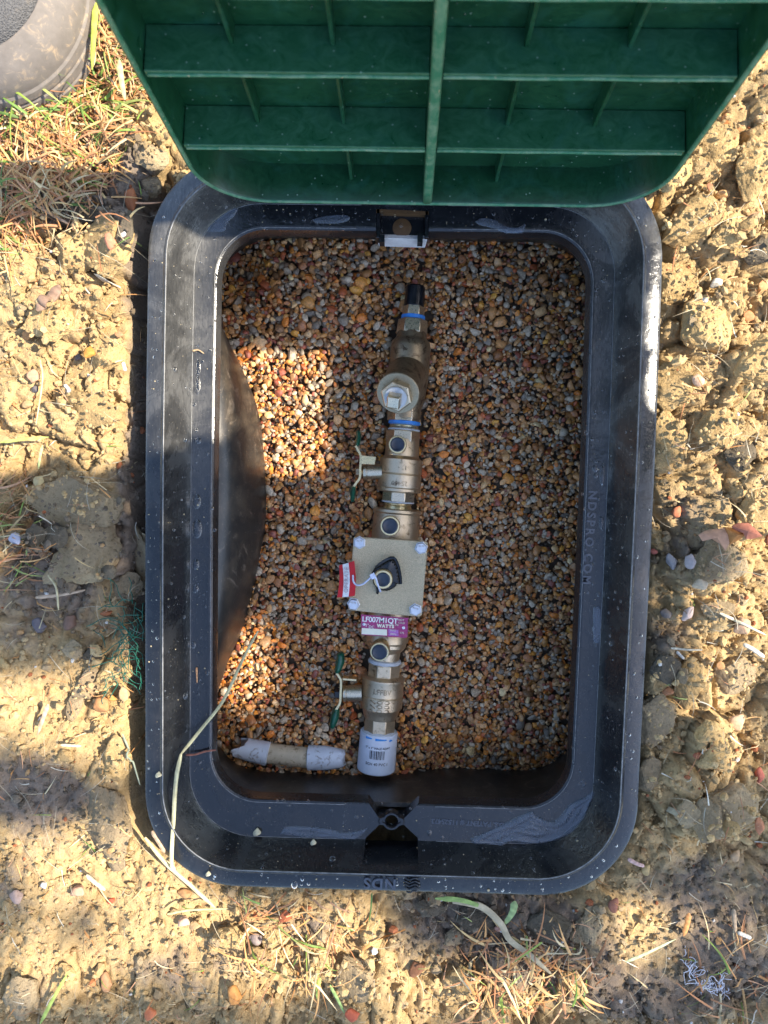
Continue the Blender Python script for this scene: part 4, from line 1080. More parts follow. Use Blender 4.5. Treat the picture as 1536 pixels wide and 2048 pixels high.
BIG = [
 (238, 262, 75, 70, 10, 'clay', 'pale clod against the left edge of the green lid, in the dry grass'),
 (300, 235, 70, 110, 30, 'clay', 'tall pale clod half hidden behind the left edge of the lid'),
 (290, 300, 80, 60, -20, 'clay_grey', 'grey clod just left of the lid corner above the box rim'),
 (283, 355, 50, 50, 0, 'clay_grey', 'shaded clod touching the upper left corner of the box'),
 (212, 486, 110, 130, 5, 'clay', 'big sunlit square clod near the upper left corner of the box'),
 (138, 500, 84, 100, -5, 'clay', 'sunlit clod left of the big square clod'),
 (90, 405, 60, 75, 20, 'clay_dark', 'dark grey clod in the shaded dry grass'),
 (158, 420, 70, 48, -10, 'clay_dark', 'flat dark clod above the big square clod'),
 (262, 470, 30, 90, 0, 'clay_dark', 'narrow dark clod between the square clod and the box'),
 (268, 590, 34, 60, 0, 'clay_grey', 'small grey clod in the gap left of the box'),
 (100, 640, 95, 80, 15, 'clay', 'rounded sunlit clod on the left, below a wood chip'),
 (185, 610, 60, 70, 15, 'clay', 'upright sunlit clod right of the wood chip'),
 (205, 700, 85, 70, 30, 'clay', 'sunlit clod with an orange pebble beside it'),
 (175, 810, 130, 75, -25, 'clay', 'wide smooth sunlit clod slab left of the box'),
 (150, 1008, 195, 112, -4, 'clay_grey', 'largest flat grey brown clod left of the box'),
 (172, 1112, 140, 118, 10, 'clay_grey', 'blocky clod directly below the largest one'),
 (118, 1075, 62, 48, 15, 'clay_dark', 'small black clod tucked beside the blocky clod'),
 (258, 1125, 52, 140, 4, 'clay_grey', 'long shaded clod wedged against the left rim'),
 (238, 1185, 70, 50, 10, 'clay_grey', 'clod above the green fibres'),
 (212, 1352, 72, 74, 10, 'clay', 'round yellow clod left of the rim below the green fibres'),
 (166, 1380, 50, 58, 0, 'clay_grey', 'grey round clod left of the yellow one'),
 (138, 1305, 44, 42, 0, 'clay_grey', 'small brown clod in the middle of the left ground'),
 (170, 1315, 44, 46, 0, 'clay_dark', 'small dark clod beside a brown one'),
 (198, 1258, 44, 36, 0, 'clay_grey', 'small clod just left of the green fibres'),
 (132, 1418, 40, 70, -10, 'clay_grey', 'narrow clod standing on the smooth soil at left'),
 (218, 1420, 60, 44, 10, 'clay', 'pale clod below the round yellow one'),
 (225, 1532, 62, 80, 10, 'clay', 'cracked pale clod near the lower left rim'),
 (212, 1660, 104, 150, 12, 'clay_grey', 'big olive grey clod at the lower left corner of the box'),
 (270, 1545, 36, 60, 0, 'clay_dark', 'dark clod in the gap at the lower left rim'),
 (272, 1610, 34, 60, 0, 'clay_grey', 'grey clod in the gap below the dark one'),
 (40, 2005, 76, 84, 0, 'clay_grey', 'grey clod at the bottom left corner'),
 (118, 1520, 42, 34, 0, 'clay', 'small yellow lump lying on the smooth soil at left'),
 (1440, 290, 76, 92, 10, 'clay', 'sunlit clod right of the lid with a brown leaf bit'),
 (1512, 335, 76, 104, -8, 'clay', 'sunlit clod at the right edge level with the lid corner'),
 (1335, 345, 120, 76, 35, 'clay', 'long sunlit clod lying along the lower right lid edge'),
 (1385, 440, 120, 110, 15, 'clay', 'large sunlit clod right of the upper right box corner'),
 (1462, 470, 70, 60, 0, 'clay', 'small sunlit clod right of the large one'),
 (1518, 500, 56, 70, 0, 'clay_dark', 'grey clod at the right edge'),
 (1352, 560, 110, 90, -5, 'clay', 'rough clod touching the right rim beside a white pebble'),
 (1412, 655, 106, 124, 20, 'clay', 'wedge shaped clod with a sharp ridge right of the box'),
 (1465, 600, 70, 60, 0, 'clay', 'small clod beside the white pebble'),
 (1330, 660, 42, 80, 0, 'clay_grey', 'narrow clod between the rim and the wedge shaped clod'),
 (1500, 730, 80, 120, -10, 'clay', 'tall sunlit clod near the right edge'),
 (1345, 770, 96, 96, 0, 'clay', 'sunlit clod with a pink pebble on it, right of the box'),
 (1340, 880, 84, 120, 0, 'clay', 'long clod along the right rim where the sun ends'),
 (1425, 860, 90, 80, 0, 'clay', 'brown sided clod right of the long one'),
 (1488, 905, 66, 56, 0, 'clay_dark', 'dark clod at the right edge, above the red leaf'),
 (1508, 1028, 86, 100, 0, 'clay', 'large clod just above the red leaf'),
 (1325, 1085, 50, 44, 0, 'clay', 'round pale clod touching the right rim'),
 (1425, 1130, 100, 116, 15, 'clay_grey', 'wide grey clod below the red leaf'),
 (1432, 1215, 60, 44, 0, 'clay_grey', 'small grey clod above the white stalk'),
 (1478, 1352, 74, 78, 0, 'clay_grey', 'squarish stone like clod at right, half in sun'),
 (1325, 1340, 60, 64, 0, 'clay_dark', 'dark clod near the right rim'),
 (1390, 1370, 60, 90, 0, 'clay', 'clod between the rim and the squarish one'),
 (1310, 1440, 84, 120, 0, 'clay_grey', 'big rough clod against the right rim, lower half'),
 (1410, 1460, 56, 56, 0, 'clay', 'clod left of a flat tan stone'),
 (1430, 1505, 60, 60, 10, 'clay', 'angular clod below the flat tan stone'),
 (1300, 1560, 60, 60, 0, 'clay_grey', 'clod by the lower right rim'),
 (1460, 1620, 110, 120, 0, 'clay_grey', 'broad clod at the right edge, lower part'),
 (1405, 1625, 60, 70, 0, 'clay_grey', 'olive clod left of the broad one'),
 (1445, 1642, 34, 40, 0, 'clay', 'small pale block on the right, near an orange stone'),
 (1100, 1865, 96, 84, 0, 'clay_dark', 'black clod under the lower right of the box'),
 (1185, 1865, 60, 80, 0, 'clay_grey', 'olive clod right of the black clod'),
 (1160, 1930, 50, 60, 0, 'clay_grey', 'small olive clod below the black clod'),
 (1190, 1915, 40, 44, 0, 'clay_grey', 'round olive clod by the dry grass'),
 (1370, 1620, 50, 60, 0, 'clay_grey', 'grey clod right of the lower right box corner'),
 (738, 1885, 52, 84, -10, 'clay', 'pointed yellow clod below the moulded letters'),
 (712, 1975, 90, 110, 20, 'clay_grey', 'large grey clod at the bottom middle'),
 (632, 1945, 60, 56, 0, 'clay', 'flat yellow clod left of the large grey one'),
 (505, 1935, 74, 60, 0, 'clay', 'wide yellow clod near the bottom, left of the middle'),
 (545, 1900, 50, 60, 0, 'clay', 'yellow clod above a brown pebble'),
 (440, 1900, 80, 56, 20, 'clay', 'low smooth clod under the long dry stem'),
 (910, 1905, 42, 54, 0, 'clay_grey', 'rounded brown clod in the dark soil at the bottom'),
 (860, 1835, 64, 44, 0, 'clay_dark', 'dark clod touching the bottom rim'),
 (950, 1855, 90, 70, 0, 'clay_dark', 'wide dark clod beneath the pale stalk'),
 (930, 1985, 70, 70, 0, 'clay', 'yellow clod at the bottom, left of the dry grass'),
 (1150, 2000, 60, 70, 0, 'clay', 'pale clod amid the dry grass at the bottom'),
]
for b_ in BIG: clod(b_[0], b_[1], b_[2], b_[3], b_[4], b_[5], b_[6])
def region_name(u, v):
    if v > 1780: return 'bottom'
    return 'left' if u < 768 else 'right'
cnt = 0; tries = 0
while cnt < 170 and tries < 4000:
    tries += 1
    u, v = rnd.uniform(-60, 1600), rnd.uniform(-60, 2110); p = at(u, v, -.01)
    sd = float(rrect_sd(p[0], p[1], BX, BYB, BYT, .078))
    if sd < .012: continue
    if u < 260 and v < 330: continue
    if (u < 150 and 1420 < v < 1900) or (200 < u < 700 and 1830 < v < 1900): 
        if rnd.random() < .8: continue
    s_ = 20 * math.exp(rnd.gauss(0, .36)); s_ = min(s_, 52, 2 * 2300 * sd)
    dkv = float(ground_dark(np.array([p[0]]), np.array([p[1]]))[0])
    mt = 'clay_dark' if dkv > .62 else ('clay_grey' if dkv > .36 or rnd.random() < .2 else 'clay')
    r_ = region_name(u, v)
    cn = {'clay': 'yellow', 'clay_grey': 'greyish', 'clay_dark': 'dark'}[mt]
    sz = 'tiny' if s_ < 17 else ('small' if s_ < 25 else 'middling')
    if r_ == 'bottom': where = ['under the lower left corner of the box', 'under the moulded letters of the rim', 'around the dry straw clump below the box', 'in the bottom right corner'][min(3, max(0, int((u - 40) / 420)))]
    elif r_ == 'left': where = 'beside the shoe and the lid' if v < 330 else 'around the big square clod at upper left' if v < 600 else 'on the sunlit soil left of the box' if v < 930 else 'around the largest flat clod left of the box' if v < 1200 else 'around the green fibres left of the box' if v < 1450 else 'near the lower left rim'
    else: where = 'right of the green lid' if v < 400 else 'around the wedge shaped clod at right' if v < 720 else 'right of the box above the red leaf' if v < 1040 else 'just below the red leaf' if v < 1300 else 'around the flat tan stone at right' if v < 1560 else 'near the lower right rim corner'
    lb = f'{sz} {cn} soil clod {where}'
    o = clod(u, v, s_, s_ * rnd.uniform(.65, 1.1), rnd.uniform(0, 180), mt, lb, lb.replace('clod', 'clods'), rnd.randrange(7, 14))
    if o: cnt += 1
# crumbs
crt = [stone_template(ICO1, 300 + i, .22, 1.3, 3, .6) for i in range(8)]; crt2 = [stone_template((ico(1)), 320 + i, .25, 1.5, 2) for i in range(4)]
_b = bmesh.new(); bmesh.ops.create_icosphere(_b, subdivisions=1, radius=1.0); _b.free()
phi = (1 + 5 ** .5) / 2
V12 = np.array([(-1, phi, 0), (1, phi, 0), (-1, -phi, 0), (1, -phi, 0), (0, -1, phi), (0, 1, phi), (0, -1, -phi), (0, 1, -phi), (phi, 0, -1), (phi, 0, 1), (-phi, 0, -1), (-phi, 0, 1)]) / 1.9
F20 = np.array([(0, 11, 5), (0, 5, 1), (0, 1, 7), (0, 7, 10), (0, 10, 11), (1, 5, 9), (5, 11, 4), (11, 10, 2), (10, 7, 6), (7, 1, 8), (3, 9, 4), (3, 4, 2), (3, 2, 6), (3, 6, 8), (3, 8, 9), (4, 9, 5), (2, 4, 11), (6, 2, 10), (8, 6, 7), (9, 8, 1)])
small = []
for i in range(10):
    small.append((V12 * (1 + .28 * (np.random.default_rng(i).random((12, 3)) - .5) * 2), F20))
items, dks = [], []
for _ in range(34000):
    x, y = rng.uniform(-.42, .42), rng.uniform(-.52, .52)
    if rrect_sd(x, y, BX, BYB, BYT, .078) < .003: continue
    a = .0013 * math.exp(rng.normal(0, .50)); a = min(a, .0065); items.append((x, y, (a, a * rng.uniform(.6, .95), a * rng.uniform(.5, .8)), rand_rot(.8), int(rng.integers(10))))
placed = drop_stones(GH, gh0x, gh0y, ghr, items, small, sink=.6)
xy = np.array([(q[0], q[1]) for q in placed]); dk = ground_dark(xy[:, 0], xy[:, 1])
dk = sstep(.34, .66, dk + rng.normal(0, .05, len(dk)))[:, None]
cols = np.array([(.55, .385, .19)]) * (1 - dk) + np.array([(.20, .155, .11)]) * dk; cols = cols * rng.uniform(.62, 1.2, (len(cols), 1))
sp = rng.random(len(cols)); cols[sp < .018] = (.36, .13, .06); cols[(sp > .018) & (sp < .03)] = (.50, .30, .14); cols[(sp > .03) & (sp < .038)] = (.7, .66, .6)
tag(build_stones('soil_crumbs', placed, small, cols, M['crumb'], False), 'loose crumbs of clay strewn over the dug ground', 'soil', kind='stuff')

# pebbles and chips one can point to
PEB = [(257, 392, 28, 48, 5, (.42, .15, .06), 'flat brick red chip left of the upper left box corner'), (243, 500, 26, 26, 0, (.62, .26, .15), 'pinkish red pebble on the edge of the big square clod'),
 (143, 1797, 34, 30, 20, (.50, .30, .20), 'pink brown pebble in the smooth soil at lower left'), (26, 1800, 26, 30, 0, (.42, .30, .25), 'mauve pebble near the left edge'),
 (76, 1782, 16, 18, 0, (.62, .56, .50), 'small whitish pebble near the left edge'), (358, 1860, 30, 26, 30, (.62, .42, .30), 'two toned pebble below the long dry stem'), (385, 1864, 24, 18, 10, (.50, .32, .16), 'tan pebble beside the two toned one'),
 (205, 1828, 18, 12, 30, (.60, .12, .06), 'tiny red chip in the smooth soil'), (306, 2016, 26, 28, 20, (.56, .18, .08), 'orange red pebble at the bottom left'), (202, 1984, 28, 40, 0, (.44, .24, .12), 'brown oval pebble at the bottom left'),
 (178, 1974, 18, 18, 0, (.46, .18, .07), 'small rust pebble beside the brown oval one'), (357, 1808, 28, 20, 0, (.40, .22, .10), 'brown pebble casting a long shadow under the stem'), (472, 1985, 34, 44, 0, (.52, .24, .07), 'orange brown chip near the bottom'),
 (573, 1830, 26, 24, 0, (.42, .12, .05), 'dark red chip below the bottom left of the rim'), (706, 2020, 34, 26, 20, (.50, .12, .06), 'glossy red pebble at the bottom middle'), (197, 1412, 36, 44, 10, (.46, .22, .09), 'glossy brown pebble left of the rim'),
 (243, 1392, 22, 36, 0, (.58, .38, .20), 'upright tan chip beside the glossy brown pebble'), (220, 1400, 24, 12, -10, (.55, .26, .07), 'small orange chip between two pebbles'), (74, 1112, 26, 20, 0, (.36, .20, .10), 'brown pebble in the dark soil at left'),
 (63, 1072, 26, 30, 0, (.42, .42, .50), 'grey blue pebble by the dry grass at left'), (66, 1256, 34, 28, 0, (.16, .14, .15), 'dark grey pebble in the left soil'), (126, 1250, 26, 36, -40, (.22, .13, .09), 'dark brown chip in the left soil'), (198, 1233, 24, 12, 15, (.42, .15, .06), 'rust chip by the green fibres'),
 (185, 706, 22, 26, 0, (.60, .28, .06), 'bright orange chip in the sunlit soil at left'), (143, 709, 16, 16, 0, (.16, .14, .13), 'dark round pebble in the sunlit soil'), (66, 752, 28, 26, 0, (.62, .36, .22), 'salmon pebble in the sunlit soil at left'), (48, 806, 24, 18, 0, (.56, .36, .18), 'tan oval pebble low in the sunlit soil'),
 (95, 963, 22, 24, 0, (.52, .40, .20), 'ochre pebble on top of the largest clod'), (65, 777, 14, 18, 0, (.14, .12, .12), 'small black pebble in the sunlit soil'), (46, 665, 26, 20, 0, (.55, .27, .10), 'orange smear pebble at left'), (240, 670, 20, 12, 0, (.52, .28, .14), 'small tan pebble near the left gap'),
 (1437, 562, 26, 24, 0, (.78, .72, .60), 'white oval pebble on the right clods'), (1505, 629, 26, 22, 0, (.58, .27, .12), 'orange brown pebble right of the wedge shaped clod'), (1384, 764, 26, 24, 0, (.64, .42, .28), 'pink pebble on a sunlit clod'), (1456, 236, 22, 18, -30, (.66, .30, .12), 'orange pebble right of the lid'),
 (1478, 258, 16, 16, 0, (.60, .28, .12), 'small orange pebble below another one'), (1448, 384, 30, 20, 0, (.60, .36, .16), 'tan split pebble right of the large clod'), (1414, 378, 14, 16, 0, (.46, .20, .10), 'small brown pebble right of the lid corner'), (1530, 570, 22, 22, 0, (.64, .34, .15), 'orange pebble at the right edge'),
 (1349, 1124, 24, 30, 20, (.42, .38, .36), 'grey shell like pebble near the right rim'), (1364, 1118, 24, 30, -15, (.36, .32, .32), 'second grey pebble leaning on the shell like one'), (1378, 1161, 32, 26, -10, (.52, .42, .30), 'beige oval pebble right of the box'), (1375, 1227, 22, 30, -30, (.76, .56, .46), 'pinkish white pebble right of the box'),
 (1364, 1024, 24, 24, 0, (.56, .20, .10), 'red brown pebble left of the red leaf'), (1337, 1382, 22, 18, 0, (.46, .20, .09), 'brown pebble near the lower right rim'), (1338, 1230, 24, 20, 0, (.24, .20, .17), 'dark pebble left of the pinkish white one'), (1484, 1448, 40, 34, 0, (.60, .40, .25), 'flat tan stone at the right'),
 (1440, 1331, 20, 18, 0, (.46, .24, .10), 'amber pebble beside the squarish clod'), (1474, 1248, 34, 44, 0, (.50, .32, .20), 'upright tan stone at the right'), (1298, 1745, 22, 24, 0, (.52, .36, .16), 'tan pebble just off the lower right corner of the rim'), (1482, 1722, 26, 26, 0, (.55, .36, .20), 'tan round pebble at lower right'),
 (1507, 1637, 18, 38, 10, (.58, .24, .12), 'orange upright stone at the right edge'), (1390, 1505, 18, 14, 0, (.36, .12, .06), 'dark red pebble at lower right'), (1532, 1560, 22, 30, 0, (.50, .14, .09), 'red chip at the right edge'), (1315, 1105, 16, 12, 0, (.46, .14, .10), 'small red pebble beside the right rim'),
 (1000, 1865, 18, 16, 0, (.52, .28, .20), 'small pinkish pebble in the dark soil'), (835, 1948, 36, 28, 25, (.22, .10, .05), 'dark brown chip in the bottom soil'), (505, 1895, 30, 24, 0, (.30, .24, .22), 'grey stone at the bottom left of the middle'), (1230, 1810, 26, 30, 0, (.32, .13, .08), 'dark red stone chip at lower right')]
pbt = [stone_template(ICO3, 500 + i, .22, 1.1, 6, .50, .4) for i in range(6)]
for (u, v, w, h_, rot, colr, lab) in PEB:
    p = at(u, v, -.008); a, b_ = w / 2 / 2420, h_ / 2 / 2420; c_ = min(a, b_) * .75
    pl_ = drop_stones(GH, gh0x, gh0y, ghr, [(p[0], p[1], (a, b_, c_), _rot(rnd.uniform(-.2, .2), rnd.uniform(-.2, .2), math.radians(rot)), 0)], pbt, sink=.2)
    if not pl_: continue
    x, y, zc_, A, _ = pl_[0]; V, Fc = pbt[rnd.randrange(6)]
    me = mesh_np('pebble', V @ A.T, Fc); vcol(me, 'col', np.tile(colr, (len(V), 1)))
    tag(link('pebble', me, None, M['chip'], (x, y, zc_)), lab, 'pebble')
# little pebbles lying on the rim
for (u, v, r, z, lab) in ((516, 1662, 8, LZ, 'pale round pebble resting on the lower left ledge'), (628, 1683, 6, LZ + .006, 'tiny pale pebble on the slope of the lower rim'), (319, 1548, 6, 0, 'yellow crumb on the left rim'), (418, 1746, 5, 0, 'tan crumb on the lower left rim')):
    p = at(u, v, z + .001); V, Fc = pbt[1]; me = mesh_np('pebble', V * (r / 2400), Fc); vcol(me, 'col', np.tile((.62, .56, .38), (len(V), 1)))
    tag(link('pebble', me, None, M['chip'], tuple(p + np.array([0, 0, r / 2400 * .6]))), lab, 'pebble')

# ================================================================== GRASS, STRAW, TWIGS
def blade_strip(p, ang, L, w, lift, curl, segs=5):
    """flat tapered ribbon lying on the ground"""
    V = []
    d = np.array([math.cos(ang), math.sin(ang), 0]); s = np.array([-d[1], d[0], 0]); q = np.array(p, float)
    for i in range(segs + 1):
        t = i / segs; ww = w * (1 - t ** 2 * .85)
        z = lift * math.sin(t * math.pi * .8)
        c = q + np.array([0, 0, z]); tw = np.array([0, 0, w * .5 * math.sin(ang * 3 + t * 2)])
        V += [c - s * ww / 2 - tw * .5, c + np.array([0, 0, w * .22]), c + s * ww / 2 + tw * .5]
        a = ang + curl * t; d = np.array([math.cos(a), math.sin(a), 0]); s = np.array([-d[1], d[0], 0]); q = q + d * L / segs
    Fb = []
    for i in range(segs):
        for k in (0, 1): Fb.append([i * 3 + k, i * 3 + k + 1, i * 3 + k + 4, i * 3 + k + 3])
    return np.array(V), np.array(Fb)
STRAW = [(.66, .38, .15), (.62, .30, .10), (.72, .50, .22), (.55, .24, .10), (.64, .34, .18), (.46, .22, .10), (.76, .60, .34)]
GREEN = [(.20, .30, .05), (.28, .38, .07), (.14, .24, .05), (.36, .42, .12)]
def grass_patch(name, label, n, region, lmin, lmax, green=.12, lift=.006, stack=.012, wd=(.0008, .0020), cat='grass', extra=None, pal=STRAW, dirang=None):
    Vs, Fs, Cs, m = [], [], [], 0
    k = 0
    while k < n:
        u, v, wgt = region()
        p = at(u, v, -.012); 
        if rrect_sd(p[0], p[1], BX, BYB, BYT, .078) < .004 + .004 * rnd.random(): continue
        k += 1
        z = gh(p[0], p[1]) + stack * rnd.random() ** 1.5 * wgt + .0005
        L = rnd.uniform(lmin, lmax); ang = rnd.uniform(0, 2 * math.pi) if dirang is None else rnd.gauss(dirang, .5)
        V, Fb = blade_strip((p[0], p[1], z), ang, L, rnd.uniform(*wd), lift * rnd.random() * 1.5, rnd.gauss(0, .5))
        # avoid the rim
        if (rrect_sd(V[:, 0], V[:, 1], BX, BYB, BYT, .078) < .001).any(): continue
        V[:, 2] = np.maximum(V[:, 2], np.array([gh(a, b_) for a, b_ in V[:, :2]]) + .0006)
        c = rnd.choice(GREEN) if rnd.random() < green else rnd.choice(pal); c = np.array(c) * rnd.uniform(.7, 1.15)
        Vs.append(V); Fs.append(Fb + m); m += len(V); Cs.append(np.tile(c, (len(V), 1)))
    me = mesh_np(name, np.vstack(Vs), np.vstack(Fs)); vcol(me, 'col', np.vstack(Cs))
    return tag(link(name, me, None, M['straw']), label, cat, kind='stuff')
def reg_tl():
    while True:
        u, v = rnd.uniform(-120, 290), rnd.uniform(-60, 470)
        if v > 470 - max(0, u - 60) * .7 and rnd.random() < .9: continue
        if u > 220 and v > 180 and rnd.random() < .85: continue
        if rnd.random() < .12 and v > 330: continue
        return u, v, 1.0
grass_patch('dry_grass', 'mat of orange dry grass and a few green blades at the upper left', 4600, reg_tl, .008, .030, .09, .004, .010)
def reg_disc(u0, v0, ru, rv):
    def f():
        a = rnd.uniform(0, 6.283); r = math.sqrt(rnd.random()); return u0 + ru * r * math.cos(a), v0 + rv * r * math.sin(a), 1.0
    return f
grass_patch('dry_grass', 'brown dry grass at the left edge above the dark soil', 90, reg_disc(5, 1080, 50, 120), .015, .035, .1, .004, .008, dirang=.5)
grass_patch('dry_grass', 'dry grass roots at the left edge beside the sunlit clods', 60, reg_disc(10, 500, 40, 50), .010, .025, .25, .004, .006)
grass_patch('dry_grass', 'clump of straw below the lower right part of the box', 210, reg_disc(1060, 1945, 130, 95), .008, .040, .1, .005, .009, (.0006, .0026))
grass_patch('dry_grass', 'thin dead roots below the lower left of the rim', 90, reg_disc(590, 1880, 120, 100), .012, .05, .12, .006, .006)
grass_patch('dry_grass', 'few dry stalks at the bottom right corner', 36, reg_disc(1480, 1960, 90, 90), .015, .045, .15, .004, .006)
grass_patch('green_grass', 'fresh green blades beside the shoe', 60, reg_disc(170, 110, 40, 110), .02, .05, .95, .01, .014, (.0012, .0026))
grass_patch('green_grass', 'green blades crossing the straw below the shoe', 34, reg_disc(130, 225, 110, 50), .02, .05, .95, .006, .016, (.0012, .0026))
def reg_all():
    while True:
        u, v = rnd.uniform(-40, 1580), rnd.uniform(400, 2080)
        return u, v, .5
grass_patch('straw_bits', 'short straw bits scattered over the soil', 560, reg_all, .005, .022, .08, .002, .003, (.0004, .0011), 'straw', pal=STRAW + [(.7, .64, .5)])
grass_patch('rootlets', 'hair thin rootlets on the clods', 420, reg_all, .008, .03, .0, .004, .004, (.00022, .00045), 'roots', pal=[(.6, .5, .33), (.66, .58, .42)])

def stick(pts, r, col, name, label, cat, z=None, flat=1.0, taper=.6, green=None):
    P = [at(u, v, zz) for u, v, zz in pts]; P = smooth_path(P, 22)
    for i in range(len(P)):
        if rrect_sd(P[i][0], P[i][1], BX, BYB, BYT, .078) > .002: P[i][2] = max(P[i][2], gh(P[i][0], P[i][1]) + r * .8)
    V, Fc = tube(P, r, 7, taper, flat)
    for i in range(len(P)):
        e = min(1.0, .25 + 5.0 * min(i, len(P) - 1 - i) / len(P)) if flat < 1 else min(1.0, .55 + 6 * min(i, len(P) - 1 - i) / len(P))
        V[i * 7:i * 7 + 7] = P[i] + (V[i * 7:i * 7 + 7] - P[i]) * e
    c0 = V.mean(0)
    me = mesh_np(name, V - c0, Fc, True, 50); C = np.tile(col, (len(V), 1)) * (1 + .15 * np.sin(np.arange(len(V)) * .7))[:, None]; vcol(me, 'col', np.clip(C, 0, 1))
    return tag(link(name, me, None, M['straw'], tuple(c0)), label, cat)
stick([(516, 1262, -.050), (490, 1310, -.040), (447, 1400, -.022), (405, 1455, -.018), (362, 1508, -.010)], .0012, (.62, .55, .30), 'grass_stem', 'long dry stem leaning from the gravel over the left ledge', 'stem', taper=1.3)
stick([(362, 1508, -.010), (352, 1560, -.006), (347, 1640, -.002), (343, 1722, .004), (350, 1740, .003)], .0019, (.68, .62, .36), 'grass_stem', 'pale straw stem lying across the lower left rim corner', 'stem', taper=.8)
stick([(290, 1675, -.004), (330, 1725, .000), (375, 1765, -.004), (430, 1815, -.008)], .0016, (.66, .58, .32), 'grass_stem', 'straw stem on the soil off the lower left corner of the box', 'stem', taper=1.0)
stick([(335, 1828, -.01), (380, 1820, -.008), (455, 1817, -.008)], .0011, (.70, .62, .30), 'grass_stem', 'thin yellow straw lying level below the lower left corner', 'stem', taper=.7)
stick([(304, 1662, -.004), (318, 1684, -.003), (330, 1705, -.003)], .0020, (.42, .30, .20), 'twig', 'short brown twig against the lower left rim corner', 'twig', taper=.9)
stick([(368, 1510, -.026), (390, 1509, -.026), (410, 1503, -.027), (432, 1500, -.026)], .0010, (.36, .14, .09), 'twig', 'thin reddish twig across the lower left ledge', 'twig', taper=.8)
stick([(432, 1432, -.028), (400, 1462, -.028), (372, 1482, -.027)], .0005, (.05, .045, .04), 'twig', 'fine dark root on the left ledge', 'twig')
stick([(393, 1335, -.0285), (394, 1366, -.0285)], .0010, (.50, .27, .14), 'twig', 'tiny orange splinter on the left ledge', 'splinter')
stick([(385, 702, -.028), (396, 700, -.028), (408, 707, -.028)], .0008, (.55, .38, .22), 'twig', 'tiny curved straw on the upper left ledge', 'straw')
stick([(245, 1468, -.012), (262, 1510, -.010), (280, 1570, -.006)], .0010, (.32, .36, .26), 'grass_stem', 'grey green stem bridging the gap at the left rim', 'stem')
stick([(1430, 1222, -.006), (1480, 1245, -.004), (1532, 1270, -.006)], .0014, (.68, .60, .42), 'grass_stem', 'thin pale root crossing the right ground', 'stem')
stick([(1487, 1288, -.004), (1505, 1298, -.003), (1528, 1314, -.004)], .0018, (.62, .57, .46), 'grass_stem', 'thick white stalk at the right edge', 'stem', taper=1)
stick([(1340, 1295, -.008), (1370, 1299, -.008), (1405, 1300, -.008)], .0010, (.60, .55, .42), 'grass_stem', 'thin white stalk lying level right of the rim', 'stem', taper=.6)
stick([(1353, 1303, -.008), (1368, 1318, -.008)], .0014, (.62, .58, .50), 'grass_stem', 'short white stalk below the level one', 'stem', taper=.8)
stick([(1256, 1718, -.004), (1275, 1728, -.003), (1288, 1732, -.004)], .0018, (.66, .42, .36), 'twig', 'pink root stub off the lower right rim corner', 'root', taper=.8)
stick([(1251, 1924, -.008), (1290, 1908, -.006), (1352, 1878, -.006)], .0016, (.55, .60, .34), 'grass_stem', 'pale green blade lying on the lower right soil', 'blade', flat=.4)
stick([(1378, 1826, -.008), (1375, 1845, -.008), (1367, 1872, -.008)], .0026, (.52, .24, .08), 'wood_chip', 'orange brown wood sliver standing out at lower right', 'wood chip', flat=.5, taper=.8)
stick([(1467, 1818, -.008), (1469, 1845, -.008), (1471, 1866, -.008)], .0020, (.40, .30, .20), 'twig', 'short brown twig at lower right', 'twig')
stick([(1476, 1865, -.006), (1502, 1876, -.006)], .0017, (.60, .57, .49), 'grass_stem', 'white stalk bit at lower right', 'stem', taper=1)
stick([(905, 1805, -.006), (960, 1812, -.004), (1000, 1845, -.004), (1020, 1880, -.004), (1060, 1910, -.004), (1110, 1955, -.006)], .0032, (.46, .38, .24), 'grass_stem', 'pale twisted grass stalk coming from under the bottom rim', 'stem', flat=.35, taper=.7)
stick([(870, 1797, -.004), (920, 1800, -.002), (965, 1815, -.004), (1000, 1840, -.006)], .0026, (.26, .36, .10), 'grass_blade', 'bright green blade along the bottom rim', 'blade', flat=.25, taper=.5)
stick([(1030, 1802, -.006), (1025, 1825, -.004), (1008, 1850, -.006)], .0036, (.30, .40, .16), 'grass_blade', 'short wide green blade at the bottom rim', 'blade', flat=.25, taper=.5)
stick([(744, 1786, -.002), (742, 1815, -.004), (738, 1845, -.012)], .0008, (.10, .20, .05), 'grass_blade', 'thin dark green blade poking out below the moulded letters', 'blade')
stick([(80, 2048, -.008), (105, 2000, -.004), (136, 1945, -.004)], .0018, (.34, .44, .10), 'grass_blade', 'green blade at the bottom left', 'blade', flat=.4)
stick([(660, 1970, -.006), (675, 1998, -.004), (690, 2028, -.006)], .0016, (.34, .50, .16), 'grass_blade', 'green blade left of the red pebble', 'blade', flat=.4)
stick([(640, 1955, -.006), (636, 1975, -.004), (634, 1998, -.006)], .0020, (.38, .48, .10), 'grass_blade', 'yellow green tuft blade at the bottom', 'blade', flat=.4)
stick([(173, 1750, -.008), (190, 1765, -.006), (210, 1780, -.008)], .0017, (.76, .68, .44), 'grass_stem', 'short pale stalk on the smooth soil at lower left', 'stem', taper=.8)
stick([(96, 1408, -.008), (88, 1432, -.006), (75, 1470, -.008)], .0024, (.62, .42, .28), 'wood_chip', 'pinkish wood sliver on the smooth soil at left', 'wood chip', flat=.4, taper=.5)
stick([(122, 1490, -.008), (162, 1492, -.008)], .0012, (.72, .64, .44), 'grass_stem', 'pale straw lying level on the left soil', 'stem', taper=1)
stick([(72, 1195, -.006), (120, 1190, -.004), (170, 1180, -.004)], .0016, (.52, .38, .26), 'grass_stem', 'brown stalk lying across the left soil', 'stem')
